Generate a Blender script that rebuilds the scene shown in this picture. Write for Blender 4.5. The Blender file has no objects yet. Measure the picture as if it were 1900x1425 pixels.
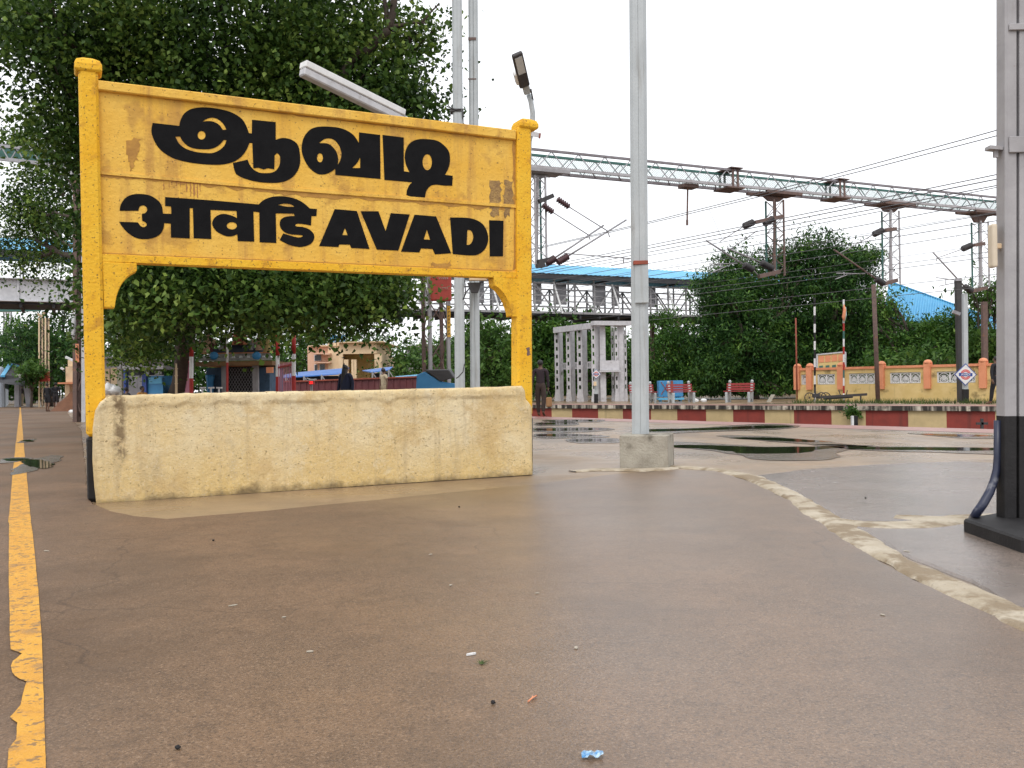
import bpy, math, random
import numpy as np
from mathutils import Vector, Matrix, noise
from mathutils.geometry import tessellate_polygon
RNG = random.Random(11)
NP = np.random.default_rng(5)
sc = bpy.context.scene
col = sc.collection
V = Vector
# ------------------------------------------------------------------ camera
FPX, CX, CY, CAMH = 1700.0, 950.0, 712.5, 0.88
ROLL, PITCH = math.atan(0.016), math.atan(3.5 / 1700)
cr, sr, cp, sp = math.cos(ROLL), math.sin(ROLL), math.cos(PITCH), math.sin(PITCH)
FW = V((0, cp, sp))
UP0 = V((0, -sp, cp))
RT = V((1, 0, 0)) * cr - UP0 * sr
UP = V((1, 0, 0)) * sr + UP0 * cr
EYE = V((0, 0, CAMH))
cam = bpy.data.cameras.new('camera')
camo = bpy.data.objects.new('camera', cam)
col.objects.link(camo)
camo.matrix_world = Matrix(((RT.x, UP.x, -FW.x, EYE.x), (RT.y, UP.y, -FW.y, EYE.y), (RT.z, UP.z, -FW.z, EYE.z), (0, 0, 0, 1)))
cam.sensor_width = 36.0
cam.lens = 36.0 * FPX / 1900.0
cam.clip_end = 3000
sc.camera = camo
# ------------------------------------------------------------------ light
SUN_EL, SUN_AZ = math.radians(52), math.radians(195)
w = bpy.data.worlds.new("World")
sc.world = w
w.use_nodes = True
nt = w.node_tree
nt.nodes.clear()
wo = nt.nodes.new('ShaderNodeOutputWorld')
bg = nt.nodes.new('ShaderNodeBackground')
sky = nt.nodes.new('ShaderNodeTexSky')
sky.sky_type = 'NISHITA'
sky.sun_disc = False
sky.sun_elevation = SUN_EL
sky.sun_rotation = SUN_AZ
sky.dust_density = 4
mx = nt.nodes.new('ShaderNodeMix')
mx.data_type = 'RGBA'
mx.inputs[0].default_value = 0.86
nt.links.new(sky.outputs[0], mx.inputs[6])
mx.inputs[7].default_value = (15.4, 15.6, 16.0, 1)      # bright overcast cloud layer
nt.links.new(mx.outputs[2], bg.inputs[0])
bg.inputs[1].default_value = 0.1
nt.links.new(bg.outputs[0], wo.inputs[0])
sl = bpy.data.lights.new('sun', 'SUN')
sl.energy = 1.3
sl.angle = math.radians(25)
sl.color = (1, 0.96, 0.9)
so = bpy.data.objects.new('sun', sl)
col.objects.link(so)
sdir = V((math.sin(SUN_AZ) * math.cos(SUN_EL), math.cos(SUN_AZ) * math.cos(SUN_EL), math.sin(SUN_EL)))
so.rotation_euler = sdir.to_track_quat('Z', 'Y').to_euler()
sc.view_settings.view_transform = 'Standard'
sc.view_settings.look = 'None'
sc.view_settings.exposure = 0.0
sc.view_settings.gamma = 1.0
sc.cycles.use_denoising = True
sc.cycles.max_bounces = 6
sc.cycles.transparent_max_bounces = 6
# ------------------------------------------------------------------ picture <-> place
def ray(px, py):
    return RT * ((px - CX) / FPX) + UP * ((CY - py) / FPX) + FW
def P(px, py, Y):
    d = ray(px, py)
    return EYE + d * (Y / d.y)
def G(px, py, z=0.0):
    d = ray(px, py)
    return EYE + d * ((z - CAMH) / d.z)
def W(px, Y, z):
    return V((((px - CX) / FPX * Y + (z - CAMH) * sr) / cr, Y, z))
def onplane(px, py, p0, n):
    d = ray(px, py)
    return EYE + d * ((p0 - EYE).dot(n) / d.dot(n))
def ppm(Y):
    return FPX / Y
# ------------------------------------------------------------------ mesh builder
Z = V((0, 0, 1))
class MB:
    def __init__(s):
        s.v = []; s.f = []; s.m = []; s.sm = []; s.mi = 0
    def add(s, vs, fs, smooth=False):
        o = len(s.v)
        s.v += [V(p) for p in vs]
        for f in fs:
            s.f.append([i + o for i in f]); s.m.append(s.mi); s.sm.append(smooth)
        return s
    def box(s, c, size, rz=0.0, M=None):
        c = V(c); R = M or Matrix.Rotation(rz, 3, 'Z')
        x, y, z = (size[0] / 2, size[1] / 2, size[2] / 2)
        vs = [c + R @ V((a * x, b * y, d * z)) for d in (-1, 1) for b in (-1, 1) for a in (-1, 1)]
        return s.add(vs, [(0, 2, 3, 1), (4, 5, 7, 6), (0, 1, 5, 4), (2, 6, 7, 3), (0, 4, 6, 2), (1, 3, 7, 5)])
    def bar(s, a, b, wd, h=None, up=Z):
        a = V(a); b = V(b); h = h or wd
        d = (b - a).normalized()
        if abs(d.dot(up)) > 0.995:
            up = V((0, 1, 0)) if abs(d.y) < .9 else V((1, 0, 0))
        x = d.cross(up).normalized() * (wd / 2)
        y = x.cross(d).normalized() * (h / 2)
        vs = [p + x * i + y * j for p in (a, b) for (i, j) in ((-1, -1), (1, -1), (1, 1), (-1, 1))]
        return s.add(vs, [(0, 1, 2, 3), (7, 6, 5, 4), (0, 4, 5, 1), (1, 5, 6, 2), (2, 6, 7, 3), (3, 7, 4, 0)])
    def tube(s, pts, r, n=8, cap=True):
        pts = [V(p) for p in pts]
        rs = r if isinstance(r, (list, tuple)) else [r] * len(pts)
        ref = None; vs = []
        for i, p in enumerate(pts):
            d = (pts[min(i + 1, len(pts) - 1)] - pts[max(i - 1, 0)]).normalized()
            if ref is None:
                ref = d.cross(Z) if abs(d.z) < .95 else d.cross(V((0, 1, 0)))
            x = (ref - d * ref.dot(d)).normalized(); y = d.cross(x); ref = x
            vs += [p + (x * math.cos(2 * math.pi * k / n) + y * math.sin(2 * math.pi * k / n)) * rs[i] for k in range(n)]
        fs = []
        for i in range(len(pts) - 1):
            for k in range(n):
                a, b = i * n + k, i * n + (k + 1) % n
                fs.append((a, b, b + n, a + n))
        s.add(vs, fs, True)
        if cap:
            o = len(s.v) - len(vs)
            s.f.append([o + k for k in range(n)][::-1]); s.m.append(s.mi); s.sm.append(False)
            o2 = o + (len(pts) - 1) * n
            s.f.append([o2 + k for k in range(n)]); s.m.append(s.mi); s.sm.append(False)
        return s
    def lathe(s, c, prof, n=16):
        c = V(c); vs = []
        for (r, z) in prof:
            vs += [c + V((r * math.cos(2 * math.pi * k / n), r * math.sin(2 * math.pi * k / n), z)) for k in range(n)]
        fs = []
        for i in range(len(prof) - 1):
            for k in range(n):
                a, b = i * n + k, i * n + (k + 1) % n
                fs.append((a, b, b + n, a + n))
        fs.append(tuple(range(n))[::-1]); fs.append(tuple((len(prof) - 1) * n + k for k in range(n)))
        return s.add(vs, fs, True)
    def prism(s, poly, vec, holes=()):
        """polygon (3-D points, planar) with holes, extruded by vec"""
        loops = [[V(p) for p in poly]] + [[V(p) for p in h] for h in holes]
        flat = [p for l in loops for p in l]
        tris = tessellate_polygon(loops)
        n = len(flat); vec = V(vec)
        s.add(flat + [p + vec for p in flat], [])
        o = len(s.v) - 2 * n
        nrm = sum(((flat[t[1]] - flat[t[0]]).cross(flat[t[2]] - flat[t[0]]) for t in tris), V((0, 0, 0)))
        flip = nrm.dot(vec) > 0
        for t in tris:
            a = list(t)
            if ((flat[a[1]] - flat[a[0]]).cross(flat[a[2]] - flat[a[0]])).dot(vec) > 0: a = a[::-1]
            s.f.append([o + i for i in a]); s.m.append(s.mi); s.sm.append(False)
            s.f.append([o + n + i for i in a[::-1]]); s.m.append(s.mi); s.sm.append(False)
        k = 0
        for l in loops:
            for i in range(len(l)):
                a, b = o + k + i, o + k + (i + 1) % len(l)
                s.f.append([a, b, b + n, a + n]); s.m.append(s.mi); s.sm.append(False)
            k += len(l)
        return s
    def sheet(s, poly):
        poly = [V(p) for p in poly]
        tris = tessellate_polygon([poly])
        fs = []
        for t in tris:
            a = list(t)
            if ((poly[a[1]] - poly[a[0]]).cross(poly[a[2]] - poly[a[0]])).z < 0: a = a[::-1]
            fs.append(a)
        return s.add(poly, fs)
    def blob(s, c, r, n=10, m=7, jag=0.0):
        c = V(c); r = r if isinstance(r, (tuple, list)) else (r, r, r)
        vs = []
        for i in range(m + 1):
            th = math.pi * i / m
            for k in range(n):
                ph = 2 * math.pi * k / n
                q = V((math.sin(th) * math.cos(ph), math.sin(th) * math.sin(ph), math.cos(th)))
                j = 1 + jag * noise.noise(q * 2.3 + c)
                vs.append(c + V((q.x * r[0], q.y * r[1], q.z * r[2])) * j)
        fs = [(i * n + k, (i + 1) * n + k, (i + 1) * n + (k + 1) % n, i * n + (k + 1) % n) for i in range(m) for k in range(n)]
        return s.add(vs, fs, True)
WM = {}
def wm(o):
    return WM.get(o.name, Matrix.Identity(4)) if o else Matrix.Identity(4)
EXPLODE = set('hoarding band clip bracket outrigger fitting cable lacing roof_post pier stair_post frame_post sunshade orange_panel green_panel stay_rod registration_arm tube_lamp lamp seat backrest number_mark'.split())
def part(name, mb, mats, parent=None, bevel=0, seg=1, label=None, kind=None):
    if name in EXPLODE:
        ids = list(range(len(mb.v)))
        def find(i):
            while ids[i] != i: ids[i] = ids[ids[i]]; i = ids[i]
            return i
        for f in mb.f:
            for k in f[1:]: ids[find(k)] = find(f[0])
        groups = {}
        for i, f in enumerate(mb.f): groups.setdefault(find(f[0]), []).append(i)
        if len(groups) > 1:
            o = None
            for fl in groups.values():
                q = MB(); mp = {}
                for i in fl:
                    for k in mb.f[i]:
                        if k not in mp: mp[k] = len(q.v); q.v.append(mb.v[k])
                    q.f.append([mp[k] for k in mb.f[i]]); q.m.append(mb.m[i]); q.sm.append(mb.sm[i])
                o = part_(name, q, mats, parent, bevel, seg, label, kind)
            return o
    return part_(name, mb, mats, parent, bevel, seg, label, kind)
def part_(name, mb, mats, parent=None, bevel=0, seg=1, label=None, kind=None):
    me = bpy.data.meshes.new(name)
    M = wm(parent).inverted()
    me.from_pydata([M @ p for p in mb.v], [], mb.f)
    mats = mats if isinstance(mats, (list, tuple)) else [mats]
    for m in mats: me.materials.append(m)
    if mb.f:
        me.polygons.foreach_set('material_index', mb.m)
        me.polygons.foreach_set('use_smooth', mb.sm)
    me.update()
    o = bpy.data.objects.new(name, me)
    col.objects.link(o)
    if parent:
        o.parent = parent
        WM[o.name] = wm(parent)
    if bevel:
        b = o.modifiers.new('bevel', 'BEVEL'); b.width = bevel; b.segments = seg; b.limit_method = 'ANGLE'; b.angle_limit = math.radians(40)
    if label: o['label'] = label
    if kind: o['kind'] = kind
    return o
def thing(name, label, cat, loc, rz=0.0, group=None):
    o = bpy.data.objects.new(name, None)
    col.objects.link(o)
    o.empty_display_size = 0.2
    o.location = loc
    o.rotation_euler = (0, 0, rz)
    WM[o.name] = Matrix.Translation(V(loc)) @ Matrix.Rotation(rz, 4, 'Z')
    o['label'] = label; o['category'] = cat
    if group: o['group'] = group
    return o
def tag(o, label, cat, group=None):
    o['label'] = label; o['category'] = cat
    if group: o['group'] = group
    return o
def single(name, label, cat, mb, mats, loc, group=None, bevel=0):
    """a thing that is one mesh, its origin at its base"""
    M = Matrix.Translation(V(loc))
    for i, p in enumerate(mb.v): mb.v[i] = p - V(loc)
    o = part(name, mb, mats, None, bevel)
    o.location = loc
    WM[o.name] = M
    return tag(o, label, cat, group)
def dup(root, loc, rz, label, group=None):
    r = root.copy(); col.objects.link(r); r.location = loc; r.rotation_euler = (0, 0, rz)
    r['label'] = label
    if group: r['group'] = group
    for ch in list(root.children):
        c = ch.copy(); col.objects.link(c); c.parent = r
        for g in ch.children:
            d = g.copy(); col.objects.link(d); d.parent = c
    return r
# ------------------------------------------------------------------ materials
def mat(name, c1, c2=None, sc_=4.0, rough=0.7, bump=0.0, bsc=60.0, stain=None, streak=None, metal=0.0, spec=0.5, specks=None, rough2=None, amt=(0.35, 0.65), detail=5):
    m = bpy.data.materials.new(name)
    m.use_nodes = True
    t = m.node_tree; N = t.nodes; L = t.links
    bs = N['Principled BSDF']
    tc = N.new('ShaderNodeTexCoord')
    def nz(scale, vec=None, det=detail, rg=0.6):
        n = N.new('ShaderNodeTexNoise'); n.inputs['Scale'].default_value = scale; n.inputs['Detail'].default_value = det; n.inputs['Roughness'].default_value = rg
        L.new(vec if vec else tc.outputs['Object'], n.inputs['Vector'])
        return n.outputs['Fac']
    def rng(fac, a, b):
        r = N.new('ShaderNodeMapRange'); r.inputs[1].default_value = a; r.inputs[2].default_value = b
        L.new(fac, r.inputs[0]); return r.outputs[0]
    def mix(fac, a, b):
        x = N.new('ShaderNodeMix'); x.data_type = 'RGBA'
        L.new(fac, x.inputs[0])
        for k, q in ((6, a), (7, b)):
            if isinstance(q, tuple): x.inputs[k].default_value = (*q, 1)
            else: L.new(q, x.inputs[k])
        return x.outputs[2]
    def mul(f, k):
        q = N.new('ShaderNodeMath'); q.operation = 'MULTIPLY'; L.new(f, q.inputs[0])
        if isinstance(k, float): q.inputs[1].default_value = k
        else: L.new(k, q.inputs[1])
        return q.outputs[0]
    m['_h'] = 0
    base = mix(rng(nz(sc_), *amt), c1, c2 or tuple(x * 0.86 for x in c1))
    if streak:
        mp = N.new('ShaderNodeMapping'); k = streak[1]
        mp.inputs['Scale'].default_value = (k, k, k * 0.07)
        L.new(tc.outputs['Object'], mp.inputs[0])
        base = mix(mul(rng(nz(1.0, mp.outputs[0]), streak[2], streak[2] + .14), streak[3]), base, streak[0])
    if stain:
        base = mix(mul(rng(nz(stain[1]), stain[2], stain[2] + .1), stain[3]), base, stain[0])
    if specks:
        base = mix(mul(rng(nz(specks[1], det=2), specks[2], specks[2] + .05), specks[3]), base, specks[0])
    L.new(base, bs.inputs['Base Color'])
    bs.inputs['Metallic'].default_value = metal
    bs.inputs['Specular IOR Level'].default_value = spec
    if rough2 is not None:
        r = N.new('ShaderNodeMapRange'); r.inputs[1].default_value = .35; r.inputs[2].default_value = .65
        r.inputs[3].default_value = rough; r.inputs[4].default_value = rough2
        L.new(nz(sc_ * .6), r.inputs[0]); L.new(r.outputs[0], bs.inputs['Roughness'])
    else:
        bs.inputs['Roughness'].default_value = rough
    if bump:
        b = N.new('ShaderNodeBump'); b.inputs['Strength'].default_value = bump; b.inputs['Distance'].default_value = 0.02
        L.new(nz(bsc, det=6), b.inputs['Height']); L.new(b.outputs[0], bs.inputs['Normal'])
    m['_h'] = 1
    return m
def nodes(m):
    return m.node_tree.nodes, m.node_tree.links, m.node_tree.nodes['Principled BSDF']
def leafmat(name, dark, mid, light, trans=0.25, clump=.8):
    m = bpy.data.materials.new(name); m.use_nodes = True
    N, L, bs = nodes(m)
    ge = N.new('ShaderNodeNewGeometry')
    rp = N.new('ShaderNodeValToRGB')
    e = rp.color_ramp.elements
    e[0].color = (*dark, 1); e[1].color = (*light, 1); e[1].position = 1.0
    k = e.new(0.55); k.color = (*mid, 1)
    k = e.new(0.9); k.color = tuple((a + b) / 2 for a, b in zip(mid, light)) + (1,)
    tc = N.new('ShaderNodeTexCoord'); nz = N.new('ShaderNodeTexNoise'); nz.inputs['Scale'].default_value = clump; nz.inputs['Detail'].default_value = 2
    L.new(tc.outputs['Object'], nz.inputs['Vector'])
    mr = N.new('ShaderNodeMapRange'); mr.inputs[1].default_value = .32; mr.inputs[2].default_value = .72; mr.inputs[3].default_value = -.22; mr.inputs[4].default_value = .5
    L.new(nz.outputs['Fac'], mr.inputs[0])
    m1 = N.new('ShaderNodeMath'); m1.operation = 'MULTIPLY_ADD'; m1.inputs[1].default_value = .72
    L.new(ge.outputs['Random Per Island'], m1.inputs[0]); L.new(mr.outputs[0], m1.inputs[2])
    L.new(m1.outputs[0], rp.inputs[0])
    L.new(rp.outputs[0], bs.inputs['Base Color'])
    bs.inputs['Roughness'].default_value = 0.5
    bs.inputs['Specular IOR Level'].default_value = 0.22
    tr = N.new('ShaderNodeBsdfTranslucent'); L.new(rp.outputs[0], tr.inputs[0])
    ms = N.new('ShaderNodeMixShader'); ms.inputs[0].default_value = trans
    L.new(bs.outputs[0], ms.inputs[1]); L.new(tr.outputs[0], ms.inputs[2])
    L.new(ms.outputs[0], N['Material Output'].inputs[0])
    return m
def emit(name, c, s):
    m = bpy.data.materials.new(name); m.use_nodes = True
    N, L, bs = nodes(m)
    bs.inputs['Base Color'].default_value = (*c, 1)
    bs.inputs['Emission Color'].default_value = (*c, 1); bs.inputs['Emission Strength'].default_value = s
    return m
M = {}
M['yellow'] = mat('yellow_paint', (.76, .475, .095), (.72, .40, .05), 1.8, .75, .5, 26, stain=((.42, .22, .055), 4.0, .56, .62), streak=((.47, .25, .065), 7.0, .52, .7), specks=((.2, .11, .04), 46.0, .655, .85), spec=.3)
M['yellow2'] = mat('yellow_post_paint', (.77, .46, .035), (.76, .40, .015), 3.0, .7, .5, 30, stain=((.44, .21, .03), 6.0, .56, .65), specks=((.14, .075, .03), 50.0, .615, .85), spec=.3)
M['black'] = mat('black_paint', (.012, .011, .012), (.02, .019, .02), 8, .65, .2, 60, spec=.3)
M['letter'] = mat('black_letter_paint', (.006, .006, .007), (.009, .009, .010), 10, .9, .15, 80, spec=.15)
M['conc'] = mat('concrete', (.40, .37, .31), (.27, .245, .20), 5, .85, .7, 45, stain=((.085, .072, .05), 2.6, .55, .85), specks=((.1, .09, .07), 50.0, .68, .6))
M['cement'] = mat('cement', (.50, .44, .345), (.37, .305, .215), 3.5, .75, .9, 30, stain=((.215, .155, .09), 4.0, .47, .85), specks=((.16, .13, .09), 40.0, .66, .7))
M['steelw'] = mat('pale_grey_paint', (.44, .47, .485), (.37, .40, .415), 3, .5, .12, 40, streak=((.25, .24, .22), 12.0, .56, .6), stain=((.22, .2, .18), 7.0, .68, .6))
M['steelg'] = mat('grey_steel_paint', (.36, .35, .36), (.28, .27, .28), 4, .5, .12, 40, streak=((.17, .13, .10), 14.0, .60, .6), stain=((.20, .09, .05), 9.0, .68, .6))
M['white'] = mat('white_paint', (.74, .74, .74), (.62, .62, .62), 5, .55, .1, 40, stain=((.35, .32, .28), 5, .66, .5))
M['offw'] = mat('offwhite_steel', (.55, .55, .57), (.44, .44, .46), 5, .6, .1, 40, stain=((.22, .18, .15), 4, .62, .6))
M['rust'] = mat('rusty_steel', (.16, .10, .085), (.11, .075, .065), 8, .75, .2, 60, stain=((.26, .12, .06), 6, .6, .7))
M['rustred'] = mat('red_oxide', (.30, .065, .035), (.2, .05, .03), 8, .7, .2, 60)
M['truss'] = mat('gantry_chord', (.24, .225, .245), (.17, .145, .155), 6, .6)
M['trussw'] = mat('gantry_chord_light', (.43, .43, .45), (.33, .31, .32), 5, .6, stain=((.22, .12, .08), 3, .6, .7))
M['teal'] = mat('green_steel', (.04, .12, .10), (.05, .15, .13), 5, .6)
M['net'] = mat('green_netting', (.30, .46, .44), (.36, .52, .50), 5, .6)
M['alu'] = mat('dull_aluminium', (.36, .35, .37), (.28, .27, .28), 9, .4, metal=.4)
M['insul'] = mat('brown_insulator', (.10, .045, .05), (.06, .03, .035), 8, .35)
M['dark'] = mat('dark_fitting', (.035, .033, .036), (.05, .045, .045), 8, .6)
M['wire'] = mat('wire', (.085, .085, .095), (.11, .11, .115), 3, .5)
M['blue'] = mat('blue_roof_sheet', (.12, .42, .66), (.09, .36, .6), 1.5, .45, stain=((.16, .38, .55), 2, .6, .5))
M['bluetarp'] = mat('blue_tarpaulin', (.05, .16, .50), (.07, .22, .6), 2, .5)
M['bluebin'] = mat('blue_fibreglass', (.035, .20, .42), (.05, .25, .5), 3, .4, stain=((.1, .2, .3), 5, .62, .5))
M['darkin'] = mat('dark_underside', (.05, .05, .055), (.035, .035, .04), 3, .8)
M['red'] = mat('red_paint', (.40, .022, .018), (.33, .02, .018), 6, .55, stain=((.2, .05, .04), 7, .64, .5))
M['redbox'] = mat('red_fire_box', (.46, .06, .04), (.38, .05, .035), 14, .55, specks=((.2, .03, .02), 60, .64, .5))
M['maroon'] = mat('maroon_sheet', (.13, .032, .035), (.10, .025, .03), 3, .65, streak=((.22, .12, .11), 6, .6, .5))
M['cream'] = mat('cream_wall', (.72, .55, .36), (.64, .48, .31), 2, .85, .2, 20, stain=((.40, .30, .2), 2, .64, .5))
M['peach'] = mat('peach_wall', (.70, .44, .31), (.62, .4, .29), 2, .85)
M['grey'] = mat('grey_wall', (.38, .37, .39), (.30, .29, .31), 2, .85, stain=((.2, .19, .19), 2, .62, .5))
M['ochre'] = mat('ochre_wall', (.68, .52, .24), (.60, .44, .17), 2.2, .85, .2, 25, stain=((.16, .12, .05), 1.6, .58, .75), streak=((.16, .11, .04), 4, .62, .6))
M['orange'] = mat('orange_paint', (.72, .30, .16), (.64, .24, .12), 3, .75, stain=((.3, .12, .06), 4, .62, .5))
M['facered'] = mat('platform_red', (.29, .048, .034), (.22, .04, .03), 2.5, .8, .2, 25, streak=((.06, .03, .025), 3, .58, .7))
M['facecream'] = mat('platform_cream', (.60, .46, .24), (.5, .38, .2), 2.5, .8, .2, 25, streak=((.13, .10, .06), 3, .60, .7))
M['lip'] = mat('platform_lip', (.60, .54, .45), (.48, .42, .33), 5, .85, .3, 25, streak=((.022, .019, .016), 5.0, .40, .97), stain=((.03, .027, .022), 2.4, .55, .8))
M['bark'] = mat('bark', (.075, .055, .042), (.045, .034, .028), 6, .9, .8, 18)
M['skin'] = mat('brown_skin', (.14, .07, .042), (.12, .06, .036), 12, .55)
M['hair'] = mat('black_hair', (.012, .011, .011), (.02, .018, .018), 30, .6)
M['glass'] = mat('window_glass', (.02, .025, .03), (.03, .035, .04), 2, .12)
M['sand'] = mat('brown_sand', (.20, .09, .05), (.15, .07, .04), 4, .95, .6, 30)
M['soil'] = mat('soil', (.11, .085, .06), (.08, .06, .045), .8, .95, .5, 8)
M['ballast'] = mat('ballast', (.13, .11, .10), (.07, .06, .055), 12, .95, 1.0, 14)
M['lampglass'] = mat('lamp_diffuser', (.55, .58, .60), (.5, .53, .55), 6, .25)
M['litter'] = mat('pale_litter', (.42, .38, .31), (.34, .3, .24), 20, .7)
# ------------------------------------------------------------------ the ground
def ground_mat(name, a, b, wet0, wet1, speck, x0=None, x1=None, stainc=None, sp0=.45):
    """worn concrete/asphalt; smoother where it is wet"""
    m = bpy.data.materials.new(name); m.use_nodes = True
    N, L, bs = nodes(m)
    tc = N.new('ShaderNodeTexCoord')
    def nz(s, d=6, r=.6, sy=1.0):
        n = N.new('ShaderNodeTexNoise'); n.inputs['Scale'].default_value = s; n.inputs['Detail'].default_value = d; n.inputs['Roughness'].default_value = r
        if sy != 1.0:
            mp = N.new('ShaderNodeMapping'); mp.inputs['Scale'].default_value = (1, sy, 1); L.new(tc.outputs['Object'], mp.inputs[0]); L.new(mp.outputs[0], n.inputs['Vector'])
        else: L.new(tc.outputs['Object'], n.inputs['Vector'])
        return n.outputs['Fac']
    def rg(f, i0, i1, o0=0., o1=1.):
        r = N.new('ShaderNodeMapRange'); r.inputs[1].default_value = i0; r.inputs[2].default_value = i1; r.inputs[3].default_value = o0; r.inputs[4].default_value = o1
        L.new(f, r.inputs[0]); return r.outputs[0]
    def mix(f, p, q):
        x = N.new('ShaderNodeMix'); x.data_type = 'RGBA'; L.new(f, x.inputs[0])
        for k, c in ((6, p), (7, q)):
            if isinstance(c, tuple): x.inputs[k].default_value = (*c, 1)
            else: L.new(c, x.inputs[k])
        return x.outputs[2]
    def ma(op, p, q):
        x = N.new('ShaderNodeMath'); x.operation = op
        for k, c in ((0, p), (1, q)):
            if isinstance(c, (int, float)): x.inputs[k].default_value = c
            else: L.new(c, x.inputs[k])
        return x.outputs[0]
    c = mix(rg(nz(.9), .36, .64), a, b)
    c = mix(ma('MULTIPLY', rg(nz(2.6, 8, .7), .52, .62), .55), c, tuple(x * .66 for x in a))
    c = mix(ma('MULTIPLY', rg(nz(9, 5, .7), .50, .66), .35), c, tuple(x * .62 for x in b))
    if stainc: c = mix(ma('MULTIPLY', rg(nz(.55, 4, .5, .35), .52, .60), .75), c, stainc)
    c = mix(ma('MULTIPLY', rg(nz(105, 4, .75), .50, .62), .62), c, speck[0])
    c = mix(ma('MULTIPLY', rg(nz(130, 3, .7), .55, .65), .6), c, speck[1])
    c = mix(ma('MULTIPLY', rg(nz(20, 6, .75), .54, .66), .32), c, speck[0])
    c = mix(ma('MULTIPLY', rg(nz(.8, 6, .6), .50, .60), .40), c, tuple(x * .62 for x in b))
    vo = N.new('ShaderNodeTexVoronoi'); vo.feature = 'DISTANCE_TO_EDGE'; vo.inputs['Scale'].default_value = .42
    nv = N.new('ShaderNodeTexNoise'); nv.inputs['Scale'].default_value = 1.6; nv.inputs['Detail'].default_value = 7; L.new(tc.outputs['Object'], nv.inputs['Vector'])
    va = N.new('ShaderNodeVectorMath'); va.operation = 'MULTIPLY_ADD'; va.inputs[1].default_value = (.55, .55, .55)
    L.new(nv.outputs['Color'], va.inputs[0]); L.new(tc.outputs['Object'], va.inputs[2]); L.new(va.outputs[0], vo.inputs['Vector'])
    crack = ma('MULTIPLY', rg(vo.outputs['Distance'], .0035, .001), rg(nz(.7, 3), .46, .54))
    c = mix(ma('MULTIPLY', crack, .4), c, speck[0])
    L.new(c, bs.inputs['Base Color'])
    wv = rg(nz(.5, 5, .55), .38, .62)
    if x0 is not None:
        sx = N.new('ShaderNodeSeparateXYZ'); L.new(tc.outputs['Object'], sx.inputs[0])
        edge = ma('ADD', sx.outputs[0], ma('ADD', ma('MULTIPLY', nz(.55, 7, .65), 2.8), ma('MULTIPLY', sx.outputs[1], .16)))
        wv = ma('ADD', ma('MULTIPLY', rg(edge, x0, x1), .8), ma('MULTIPLY', wv, .2))
    L.new(rg(wv, 0, 1, wet0, wet1), bs.inputs['Roughness'])
    L.new(rg(wv, 0, 1, sp0, .95), bs.inputs['Specular IOR Level'])
    bp = N.new('ShaderNodeBump'); bp.inputs['Strength'].default_value = .3; bp.inputs['Distance'].default_value = .008
    L.new(ma('ADD', nz(90, 3, .7), ma('MULTIPLY', nz(7, 4), .8)), bp.inputs['Height']); L.new(bp.outputs[0], bs.inputs['Normal'])
    return m
M['platform'] = ground_mat('platform_concrete', (.335, .225, .130), (.265, .18, .105), .50, .20, ((.09, .065, .048), (.38, .30, .22)), stainc=(.16, .112, .075))
M['patch'] = ground_mat('foreground_screed', (.196, .116, .064), (.138, .085, .049), .66, .29, ((.035, .022, .015), (.34, .23, .15)), 0.2, 2.1, sp0=.22)
M['patch2'] = ground_mat('side_screed', (.235, .185, .155), (.20, .16, .135), .34, .20, ((.06, .047, .042), (.32, .26, .22)))
M['coping'] = mat('pink_coping', (.38, .19, .16), (.31, .155, .13), 3, .38, .1, 40, stain=((.2, .12, .1), 2, .62, .6))
M['paintline'] = mat('yellow_road_paint', (.66, .34, .035), (.58, .27, .025), 7, .62, .5, 60, stain=((.27, .165, .07), 7, .58, .7), specks=((.16, .105, .06), 34.0, .57, .75))
M['water'] = bpy.data.materials.new('puddle_water'); M['water'].use_nodes = True
N, L, bs = nodes(M['water'])
bs.inputs['Base Color'].default_value = (.016, .013, .011, 1); bs.inputs['Roughness'].default_value = .06; bs.inputs['IOR'].default_value = 1.33
bs.inputs['Specular IOR Level'].default_value = .5

def pl(a, b, t):
    return a + (b - a) * t
# lie of the land
o = part('ground', MB().sheet([(-700, -120, -1.12), (700, -120, -1.12), (700, 1200, -1.12), (-700, 1200, -1.12)]), M['soil'], kind='structure')
NR0, NR1 = V((0.76, 25.8, 0)), V((8.3, 15.7, 0))
nd = (NR1 - NR0).normalized()                     # right edge of the near platform
NA, NB = NR0 - nd * 75, NR0 + nd * 52
nin = V((-nd.y, nd.x, 0))
if nin.x > 0: nin = -nin
LL0, LL1 = G(57, 966), G(39.5, 769)               # the yellow line
ld = (LL1 - LL0).normalized()
lout = V((-ld.y, ld.x, 0))
if lout.x > 0: lout = -lout
LA, LB = LL0 - ld * 14 + lout * 1.3, LL0 + ld * 85 + lout * 1.3
# near platform slab with vertical faces
near_poly = [NB, NA, LB, LA]
mb = MB()
mb.prism([V((p.x, p.y, 0)) for p in (NA, NB, LA + V((0, -25, 0)), LA, LB)], (0, 0, -1.1))
part('platform_pavement', mb, M['platform'], kind='structure')
mb = MB(); mb.sheet([p + Z * .004 for p in (NA + nin * .02, NB + nin * .02, NB + nin * 1.15, NA + nin * 1.15)])
part('platform_kerb', mb, M['coping'], kind='structure')
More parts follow.
